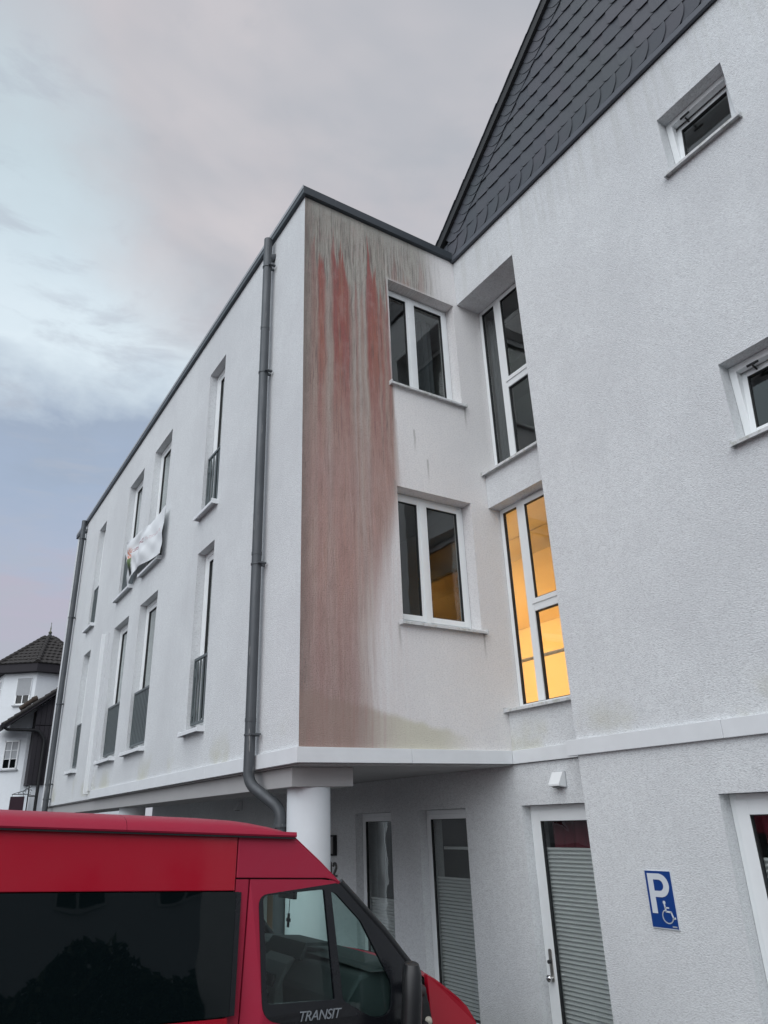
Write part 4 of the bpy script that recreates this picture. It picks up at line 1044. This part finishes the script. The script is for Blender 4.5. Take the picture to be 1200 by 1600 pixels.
# cab interior
mb = MB(); mb.box(-.52, -.50, .12, VW-.12, -.9, .70); vobj(mb, 'bulkhead', 'dash_plastic', van)
mb = MB()
dp_ = [(.62, .09), (.50, .150), (.36, .160), (.22, .13), (.14, .02), (.16, -.12), (.20, -.30), (.28, -.55), (.62, -.55)]
mb.prism([(u, .06, w) for u, w in dp_], (0, VW-.12, 0)); dash = vobj(mb, 'dashboard', 'dash_plastic', van, bevel=.02)
mb = MB(); mb.grid([cross(.26, .150, .0, rise=.01), cross(.50, .150, .10, rise=.01), cross(.575, .085, .15, rise=.03)]); vobj(mb, 'dash_top', 'dash_plastic', dash, smooth=True)
mb = MB(); cs_ = [(.24, .16), (.16, .10), (.10, -.02), (.10, -.30), (.15, -.50), (.3, -.5), (.34, .10)]
mb.prism([(u, .78, w) for u, w in cs_], (0, .34, 0)); vobj(mb, 'centre_console', 'dash_light', dash, bevel=.015)
mb = MB(); mb.box(.100, .118, .83, 1.06, -.015, .045); mb.box(.094, .105, .86, 1.03, -.17, -.05); vobj(mb, 'radio', 'gasket_black', dash)
mb = MB(); mb.box(.095, .103, .90, .99, .012, .030); vobj(mb, 'radio_display', 'letter_silver', dash)
mb = MB(); mb.grid([[(.21, .70, .125), (.21, 1.2, .125)], [(.25, .72, .20), (.25, 1.18, .20)], [(.42, .74, .195), (.42, 1.16, .195)]]); vobj(mb, 'dash_hood', 'dash_plastic', dash, smooth=True, solid=.02)
mb = MB(); cw = Vector((.02, VW-.50, .12)); ax = Vector((-.55, 0, .83)).normalized(); e1 = Vector((0, 1, 0)); e2 = ax.cross(e1)
mb.tube([cw+(e1*math.cos(a_)+e2*math.sin(a_))*.185 for a_ in [2*math.pi*i/32 for i in range(33)]], .015, 10, caps=False)
mb.tube([cw+e1*.18, cw-ax*.05, cw-e1*.18], .016, 8); mb.tube([cw-ax*.04, cw-ax*.30], .03, 12); vobj(mb, 'steering_wheel', 'dash_plastic', van, smooth=True)
for v0 in (.18, .62, 1.22):
    mb = MB(); mb.box(-.40, .02, v0, v0+.42, -.42, -.28); st__ = vobj(mb, 'seat', 'seat_cloth', van, bevel=.04)
    mb = MB(); mb.prism([(-.40, v0+.02, -.3), (-.28, v0+.02, -.3), (-.38, v0+.02, .22), (-.48, v0+.02, .22)], (0, .38, 0)); vobj(mb, 'seat_back', 'seat_cloth', st__, bevel=.03)
mb = MB(); mb.box(.20, .225, .83, 1.05, .425, .485); mb.tube([(.21, .94, .48), (.20, .94, .60)], .012, 8); vobj(mb, 'rear_view_mirror', 'van_plastic', van, bevel=.008)
mb = MB(); mb.tube([(.225, .93, .43), (.225, .93, .345)], .0025, 6); mb.box(.220, .230, .921, .939, .270, .345); mb.box(.220, .230, .907, .953, .300, .318)
o = vobj(mb, 'cross_pendant', 'gasket_black', None, bevel=.003); tag(o, 'small dark cross pendant dangling from the mirror inside the red van', 'pendant')
mb = MB(); mb.box(-.49, -.10, .12, VW-.12, .60, .615); vobj(mb, 'headliner', 'shutter_grey', van)
# lettering on the black band
def letters(txt, u, w, h, mat, name, parent, side=0):
    cu = bpy.data.curves.new(name, 'FONT'); cu.body = txt; cu.size = 1; cu.extrude = .02; cu.shear = .25; cu.space_character = .93
    ob = bpy.data.objects.new(name, cu); COL.objects.link(ob); dg = bpy.context.evaluated_depsgraph_get()
    me = bpy.data.meshes.new_from_object(ob.evaluated_get(dg)); bpy.data.objects.remove(ob)
    xs_ = [v.co.x for v in me.vertices]; ysv = [v.co.y for v in me.vertices]; lx = max(xs_)-min(xs_); ly = max(ysv)-min(ysv)
    L = .224
    for v in me.vertices:
        a = (v.co.x-min(xs_))/lx*L; c_ = (v.co.y-min(ysv))/ly*h; d = v.co.z
        v.co = MV @ Vector((u+a, -.0045-d*.1, w+c_+a*.0))
    me.materials.append(MATS[mat]); return link(name, me, parent)
letters('TRANSIT', -.137, -.024, .040, 'letter_silver', 'lettering', van)

# ------------------------------------------------------------------ the turret house beyond
tur = thing('turret_house', 'distant white house with eight sided tiled turret roof and copper finial', 'building', (3.0, 38, 0))
TC = Vector((3.02, 38.0, 0)); A0 = R(15.7)
def octp(r, z, k, extra=0): a_ = A0+R(45)*k; return Vector((TC.x-r*math.sin(a_), TC.y-r*math.cos(a_), z))
mb = MB(); rw = 2.33
mb.grid([[octp(rw, z_, k) for k in range(8)] for z_ in (0, 10.2)], closed=True)
mb.obj('turret_wall', 'column_paint', tur)
mb = MB(); mb.grid([[octp(2.76, z_, k) for k in range(8)] for z_ in (10.0, 10.42)], closed=True); mb.f += [tuple(range(7, -1, -1)), tuple(range(8, 16))]; mb.obj('eaves', 'timber_dark', tur)
# tiled roof: each face carries rows of pantiles
ZA, ZE, RE = 12.55, 10.42, 2.80
mb = MB(); mb.grid([[octp(RE, ZE, k) for k in range(8)], [octp(.02, ZA, k) for k in range(8)]], closed=True); mb.obj('roof', 'roof_tile', tur)
tl = MB()
for k in range(8):
    a0, a1 = octp(RE, ZE, k), octp(RE, ZE, k+1); ap = Vector((TC.x, TC.y, ZA)); mid = (a0+a1)/2
    nn = (a1-a0).cross(ap-a0).normalized();  nn = nn if nn.z > 0 else -nn
    nr = 9
    for j in range(nr):
        t0, t1 = j/nr*.93, (j+1.12)/nr*.93
        if t1 > .97: t1 = .97
        p0, p1 = a0.lerp(ap, t0), a1.lerp(ap, t0); q0, q1 = a0.lerp(ap, t1), a1.lerp(ap, t1)
        L_ = (p1-p0).length; nt_ = max(1, int(L_/.24)); dirp = (p1-p0).normalized()
        up_ = ((q0+q1)/2-(p0+p1)/2)
        for i in range(nt_):
            s0 = (i+.5)/nt_; c0 = p0.lerp(p1, s0); w = L_/nt_
            rows_ = []
            for e_, rise in ((0, .055), (1, .012)):
                cc = c0+up_*e_
                rows_.append([cc+dirp*(w*(f_-.5))+nn*(rise+.035*math.sin(math.pi*f_)**2) for f_ in (0, .25, .5, .75, 1)])
            base = [c0+dirp*(w*(f_-.5))+nn*.0 for f_ in (0, .25, .5, .75, 1)]
            tl.grid([base]+rows_)
kind(tl.obj('roof_tiles', 'roof_tile', tur), 'stuff')
for k in range(8):
    a_, c_ = octp(RE, ZE+.06, k), Vector((TC.x, TC.y, ZA+.02)); mb = MB(); n = 12
    for i in range(n):
        p0 = a_.lerp(c_, i/n*.9); p1 = a_.lerp(c_, (i+1.1)/n*.9); mb.tube([p0, p1], [.13, .105], 10)
    mb.obj('hip_tiles', 'roof_tile', tur, smooth=True)
mb = MB(); prof = [(12.0, .60), (12.12, .42), (12.3, .25), (12.5, .12), (12.62, .05)]
for a_, c_ in zip(prof, prof[1:]): pass
mb.grid([[Vector((TC.x+r_*math.cos(2*math.pi*i/16), TC.y+r_*math.sin(2*math.pi*i/16), z_)) for i in range(16)] for z_, r_ in prof], closed=True); mb.obj('cap_cone', 'tower_slate', tur, smooth=True)
mb = MB(); pf = [(12.56, .03), (12.62, .09), (12.68, .10), (12.74, .05), (12.78, .03), (12.9, .035), (13.05, .015), (13.2, .012), (13.22, .03), (13.25, .002)]
mb.grid([[Vector((TC.x+r_*math.cos(2*math.pi*i/14), TC.y+r_*math.sin(2*math.pi*i/14), z_)) for i in range(14)] for z_, r_ in pf], closed=True); mb.obj('finial', 'copper_old', tur, smooth=True)
# windows on the turret face between vertices 0 and 1
def face_frame(k, f_, z_):
    a_, c_ = octp(rw, 0, k+1), octp(rw, 0, k); o_ = a_.lerp(c_, f_); d_ = (c_-a_).normalized(); n_ = Vector((d_.y, -d_.x, 0))
    if (o_+n_-TC).length < (o_-TC).length: n_ = -n_
    return o_+Vector((0, 0, z_)), d_, n_
def fbox(o_, d_, n_, x0, x1, e0, e1, z0, z1):
    mb = MB(); vs = []
    for z_ in (z0, z1):
        for xx, ee in ((x0, e0), (x1, e0), (x1, e1), (x0, e1)): vs.append(o_+d_*xx+n_*ee+Vector((0, 0, z_)))
    return mb.add(vs, [(0,3,2,1),(4,5,6,7),(0,1,5,4),(1,2,6,5),(2,3,7,6),(3,0,4,7)])
def tur_window(k, f_, z0, z1, w, shutter, lab):
    o_, d_, n_ = face_frame(k, f_, 0)
    mb = MB()
    for x0, x1, za, zb in ((-w/2, -w/2+.07, z0, z1), (w/2-.07, w/2, z0, z1), (-w/2, w/2, z0, z0+.07), (-w/2, w/2, z1-.07, z1)):
        q_ = fbox(o_, d_, n_, x0, x1, .002, .05, za, zb); mb.add(q_.v, q_.f)
    wn = mb.obj('window', 'pvc_white', tur, label=lab)
    q_ = fbox(o_, d_, n_, -w/2+.07, w/2-.07, .001, .012, z0+.07, z1-.07); q_.obj('pane', 'privacy_glass', wn)
    mb = MB(); q_ = fbox(o_, d_, n_, -.025, .025, .012, .04, z0+.07, z1-.07); mb.add(q_.v, q_.f)
    for zz_ in (z0+(z1-z0)*.36, z0+(z1-z0)*.66):
        q_ = fbox(o_, d_, n_, -w/2+.07, w/2-.07, .012, .034, zz_-.015, zz_+.015); mb.add(q_.v, q_.f)
    mb.obj('glazing_bar', 'pvc_white', wn)
    q_ = fbox(o_, d_, n_, -w/2-.08, w/2+.08, 0, .12, z0-.07, z0-.01); q_.obj('sill', 'shutter_grey', wn)
    if shutter:
        mb = MB(); zs_ = z0+(z1-z0)*.36; n = 14
        for i in range(n):
            a_ = zs_+(z1-zs_)*i/n; q_ = fbox(o_, d_, n_, -w/2+.03, w/2-.03, .02, .065 if 1 else 0, a_+.006, a_+(z1-zs_)/n); mb.add(q_.v, q_.f)
        mb.obj('roller_shutter', 'shutter_grey', wn)
    else:
        q_ = fbox(o_, d_, n_, -w/2+.08, w/2-.08, .0125, .014, z0+(z1-z0)*.38, z1-.08); q_.obj('net_curtain', 'shutter_grey', wn)
tur_window(0, .66, 8.36, 9.72, .80, True, 'upper turret window with roller shutter half down')
tur_window(0, .58, 5.22, 6.60, .80, False, 'lower turret window with white glazing bars')
tur_window(1, .70, 8.36, 9.72, .80, False, 'turret window at the left edge of the photo')
# timber wing with its sloping roof
wing_ = thing('timber_wing', 'dark timber boarded gable wing with sloping tiled roof beside the turret', 'building', (5, 36, 0))
mb = MB(); n = 22; X0w, X1w = 2.50, 7.4
roofz = lambda x_: 7.10+(x_-1.05)*(9.05-7.10)/(3.47-1.05)
for i in range(n):
    a_ = X0w+(X1w-X0w)*i/n; c_ = X0w+(X1w-X0w)*(i+.93)/n
    for z0_, z1f in ((4.42, lambda q_: 7.17), (7.22, lambda q_: roofz(q_)-.25)):
        if z1f(a_) <= z0_+.02: continue
        e_ = random.uniform(0, .015)
        mb.prism([(a_, 34.6-e_, z0_), (c_, 34.6-e_, z0_), (c_, 34.6-e_, z1f(c_)), (a_, 34.6-e_, z1f(a_))], (0, .05, 0))
mb.obj('timber_boards', 'timber_dark', wing_)
mb = MB(); mb.prism([(X0w+.03, 34.66, 4.42), (X1w, 34.66, 4.42), (X1w, 34.66, roofz(X1w)-.3), (X0w+.03, 34.66, roofz(X0w)-.3)], (0, 4, 0)); mb.obj('wall', 'timber_dark', wing_)
mb = MB(); mb.box(2.72, X1w, 34.75, 38, -.2, 4.41); mb.obj('lower_wall', 'column_paint', wing_)
mb = MB(); a_ = Vector((.98, 0, roofz(.98))); c_ = Vector((7.5, 0, roofz(7.5)))
mb.prism([(a_.x, 34.2, a_.z-.15), (c_.x, 34.2, c_.z-.15), (c_.x, 34.2, c_.z+.05), (a_.x, 34.2, a_.z+.05)], (0, 2.2, 0)); mb.obj('roof', 'timber_dark', wing_)
mb = MB(); nn_ = 26
for i in range(nn_):
    p0 = a_.lerp(c_, i/nn_); p1 = a_.lerp(c_, (i+1.15)/nn_); mb.tube([(p0.x, 34.22, p0.z+.08), (p1.x, 34.22, p1.z+.05)], [.10, .08], 8)
mb.obj('verge_tiles', 'roof_tile', wing_, smooth=True)
mb = MB(); mb.tube([(1.7, 34.6, 7.95), (2.25, 34.6, 8.42)], .12, 10); mb.tube([(2.2, 34.6, 8.40), (2.42, 34.6, 8.50)], .15, 10); mb.obj('snow_log', 'bark', wing_, smooth=True)
mb = MB(); mb.tube(arc_path([(1.12, 34.3, 7.15), (1.12, 34.3, 6.93), (2.66, 34.45, 6.93), (3.0, 34.45, 6.5), (3.0, 34.45, 3.0), (3.0, 34.45, 0)], .2), .075, 12)
mb.tube([(1.0, 34.1, 7.08), (1.0, 36.5, 7.08)], .10, 12); mb.obj('downpipe', 'iron_black', wing_, smooth=True)
# shop sign on wrought iron bracket
hs = thing('hanging_sign', 'maroon hanging sign on a wrought iron bracket below the timber wing', 'sign', (2.6, 34.3, 3.0))
mb = MB(); mb.box(1.85, 2.46, 34.28, 34.33, 2.9, 3.88); mb.obj('sign_board', 'sign_maroon', hs, bevel=.01)
mb = MB(); mb.tube([(1.9, 34.3, 3.98), (2.72, 34.3, 3.98)], .018, 8); mb.tube([(1.95, 34.3, 4.0), (2.35, 34.3, 4.12), (2.72, 34.3, 4.32)], .014, 8)
mb.tube([(2.60, 34.3, 3.0), (2.60, 34.3, 4.35)], .03, 8); mb.tube([(2.60, 34.3, 3.9), (3.0, 34.4, 3.9)], .03, 8); mb.tube([(2.60, 34.3, 3.15), (3.0, 34.4, 3.15)], .03, 8)
for cx_, cz_, r_ in ((2.42, 4.06, .06), (2.2, 4.03, .04), (2.50, 4.18, .05), (2.68, 4.12, .06)):
    mb.tube([(cx_+r_*math.cos(a_/10*6.28), 34.3, cz_+r_*math.sin(a_/10*6.28)) for a_ in range(9)], .012, 6)
for xx in (1.92, 2.40): mb.tube([(xx, 34.3, 3.88), (xx, 34.3, 3.98)], .01, 6)
mb.obj('bracket', 'iron_black', hs, smooth=True)

# ------------------------------------------------------------------ the other side of the street (seen mirrored in the glass)
def simple_house(x0, x1, y0, y1, ze, ridge, wall_m, roof_m, lab, wins, z0=0, face='+Y'):
    h_ = thing('townhouse', lab, 'building', ((x0+x1)/2, (y0+y1)/2, z0))
    MB().box(x0, x1, y0, y1, z0-.2, ze).obj('wall', wall_m, h_)
    xm = (x0+x1)/2; mb = MB()
    e = .4
    mb.prism([(x0-e, y0-e, ze-.1), (x1+e, y0-e, ze-.1), (xm, y0-e, ridge)], (0, y1-y0+2*e, 0)); mb.obj('roof', roof_m, h_)
    for (wx, wz, ww, wh_) in wins:
        if face == '+Y':
            w_ = MB().box(wx-ww/2, wx+ww/2, y1+.001, y1+.05, wz, wz+wh_).obj('window', 'pvc_white', h_)
            mb = MB(); mb.box(wx-ww/2+.08, wx-.03, y1+.05, y1+.06, wz+.08, wz+wh_-.08); mb.box(wx+.03, wx+ww/2-.08, y1+.05, y1+.06, wz+.08, wz+wh_-.08); mb.obj('pane', 'privacy_glass', w_)
        else:
            w_ = MB().box(x1+.001, x1+.05, wx-ww/2, wx+ww/2, wz, wz+wh_).obj('window', 'pvc_white', h_)
            mb = MB(); mb.box(x1+.05, x1+.06, wx-ww/2+.08, wx-.03, wz+.08, wz+wh_-.08); mb.box(x1+.05, x1+.06, wx+.03, wx+ww/2-.08, wz+.08, wz+wh_-.08); mb.obj('pane', 'privacy_glass', w_)
    return h_
simple_house(-2.5, 7.0, -30, -20, 7.2, 11.5, 'column_paint', 'roof_tile', 'white townhouse across the street mirrored in the van window', [(-.9, 1.2, 1.2, 1.3), (1.9, 1.2, 1.2, 1.3), (4.8, 1.2, 1.2, 1.3), (-.9, 4.2, 1.2, 1.3), (1.9, 4.2, 1.2, 1.3), (4.8, 4.2, 1.2, 1.3)])
simple_house(-16, -6.0, -30, -19, 6.4, 10.5, 'soffit_paint', 'roof_tile', 'grey townhouse across the street left of the white one', [(-14, 1.4, 1.2, 1.3), (-11, 1.4, 1.2, 1.3), (-8.2, 1.4, 1.2, 1.3), (-11, 4.0, 1.2, 1.3), (-8.2, 4.0, 1.2, 1.3)], z0=.7)
simple_house(-32, -20, -4, 8, 6.5, 10.5, 'column_paint', 'roof_tile', 'white townhouse beyond the road facing the long facade', [(-2, 1.6, 1.2, 1.3), (1.5, 1.6, 1.2, 1.3), (5, 1.6, 1.2, 1.3), (0, 4.3, 1.2, 1.3), (4, 4.3, 1.2, 1.3)], z0=.7, face='+X')
simple_house(-34, -21, 13, 25, 6.0, 10.0, 'soffit_paint', 'roof_red', 'townhouse with red roof beyond the road', [(15, 1.6, 1.2, 1.3), (19, 1.6, 1.2, 1.3), (23, 1.6, 1.2, 1.3), (17, 4.1, 1.2, 1.3), (21, 4.1, 1.2, 1.3)], z0=.7, face='+X')
# hedge and a bare tree in front of them
hd = MB(); rg = random.Random(3)
for i in range(15000):
    x_ = rg.uniform(-5.0, 6.5); h_ = 2.5+.7*noise.noise(Vector((x_*.7, 0, 0)))+.25*noise.noise(Vector((x_*2.5, 4, 0)))
    z_ = gz(x_)+h_*rg.random()**.6; y_ = -13.0+rg.uniform(-.6, .6)
    c_ = Vector((x_, y_, z_)); d1 = Vector((rg.uniform(-1, 1), rg.uniform(-1, 1), rg.uniform(-1, 1))).normalized()*.11; d2 = d1.orthogonal().normalized()*.06
    hd.add([c_-d1, c_+d2, c_+d1, c_-d2], [(0, 1, 2, 3)])
o = hd.obj('hedge_leaves', 'leaf_green', None); tag(o, 'dark leafy hedge across the street', 'hedge'); o['kind'] = 'stuff'
tr_ = thing('street_tree', 'small bushy tree standing in the hedge across the street', 'tree', (-2.2, -13.2, .3))
mb = MB(); mb.tube([(-2.2, -13.2, .2), (-2.15, -13.2, 1.6), (-2.3, -15.2, 3.2)], [.12, .09, .03], 10)
for i in range(7):
    a_ = i*.9; mb.tube([(-2.2, -13.2, 1.5+i*.2), (-2.2+.8*math.cos(a_), -13.2+.8*math.sin(a_), 2.4+i*.18)], [.035, .01], 6)
mb.obj('trunk', 'bark', tr_, smooth=True)
mb = MB()
for i in range(2600):
    d_ = Vector((rg.gauss(0, 1), rg.gauss(0, 1), rg.gauss(0, 1))).normalized(); r_ = 1.05*(.5+.5*rg.random())*(1+.35*noise.noise(d_*1.8))
    c_ = Vector((-2.2, -13.2, 2.9))+Vector((d_.x*r_, d_.y*r_, d_.z*r_*1.1)); d1 = Vector((rg.uniform(-1, 1), rg.uniform(-1, 1), rg.uniform(-1, 1))).normalized()*.08; d2 = d1.orthogonal().normalized()*.045
    mb.add([c_-d1, c_+d2, c_+d1, c_-d2], [(0, 1, 2, 3)])
mb.obj('crown', 'leaf_green', tr_)
print('slates', nsl, 'tris', sum(len(m_.polygons) for m_ in bpy.data.meshes))
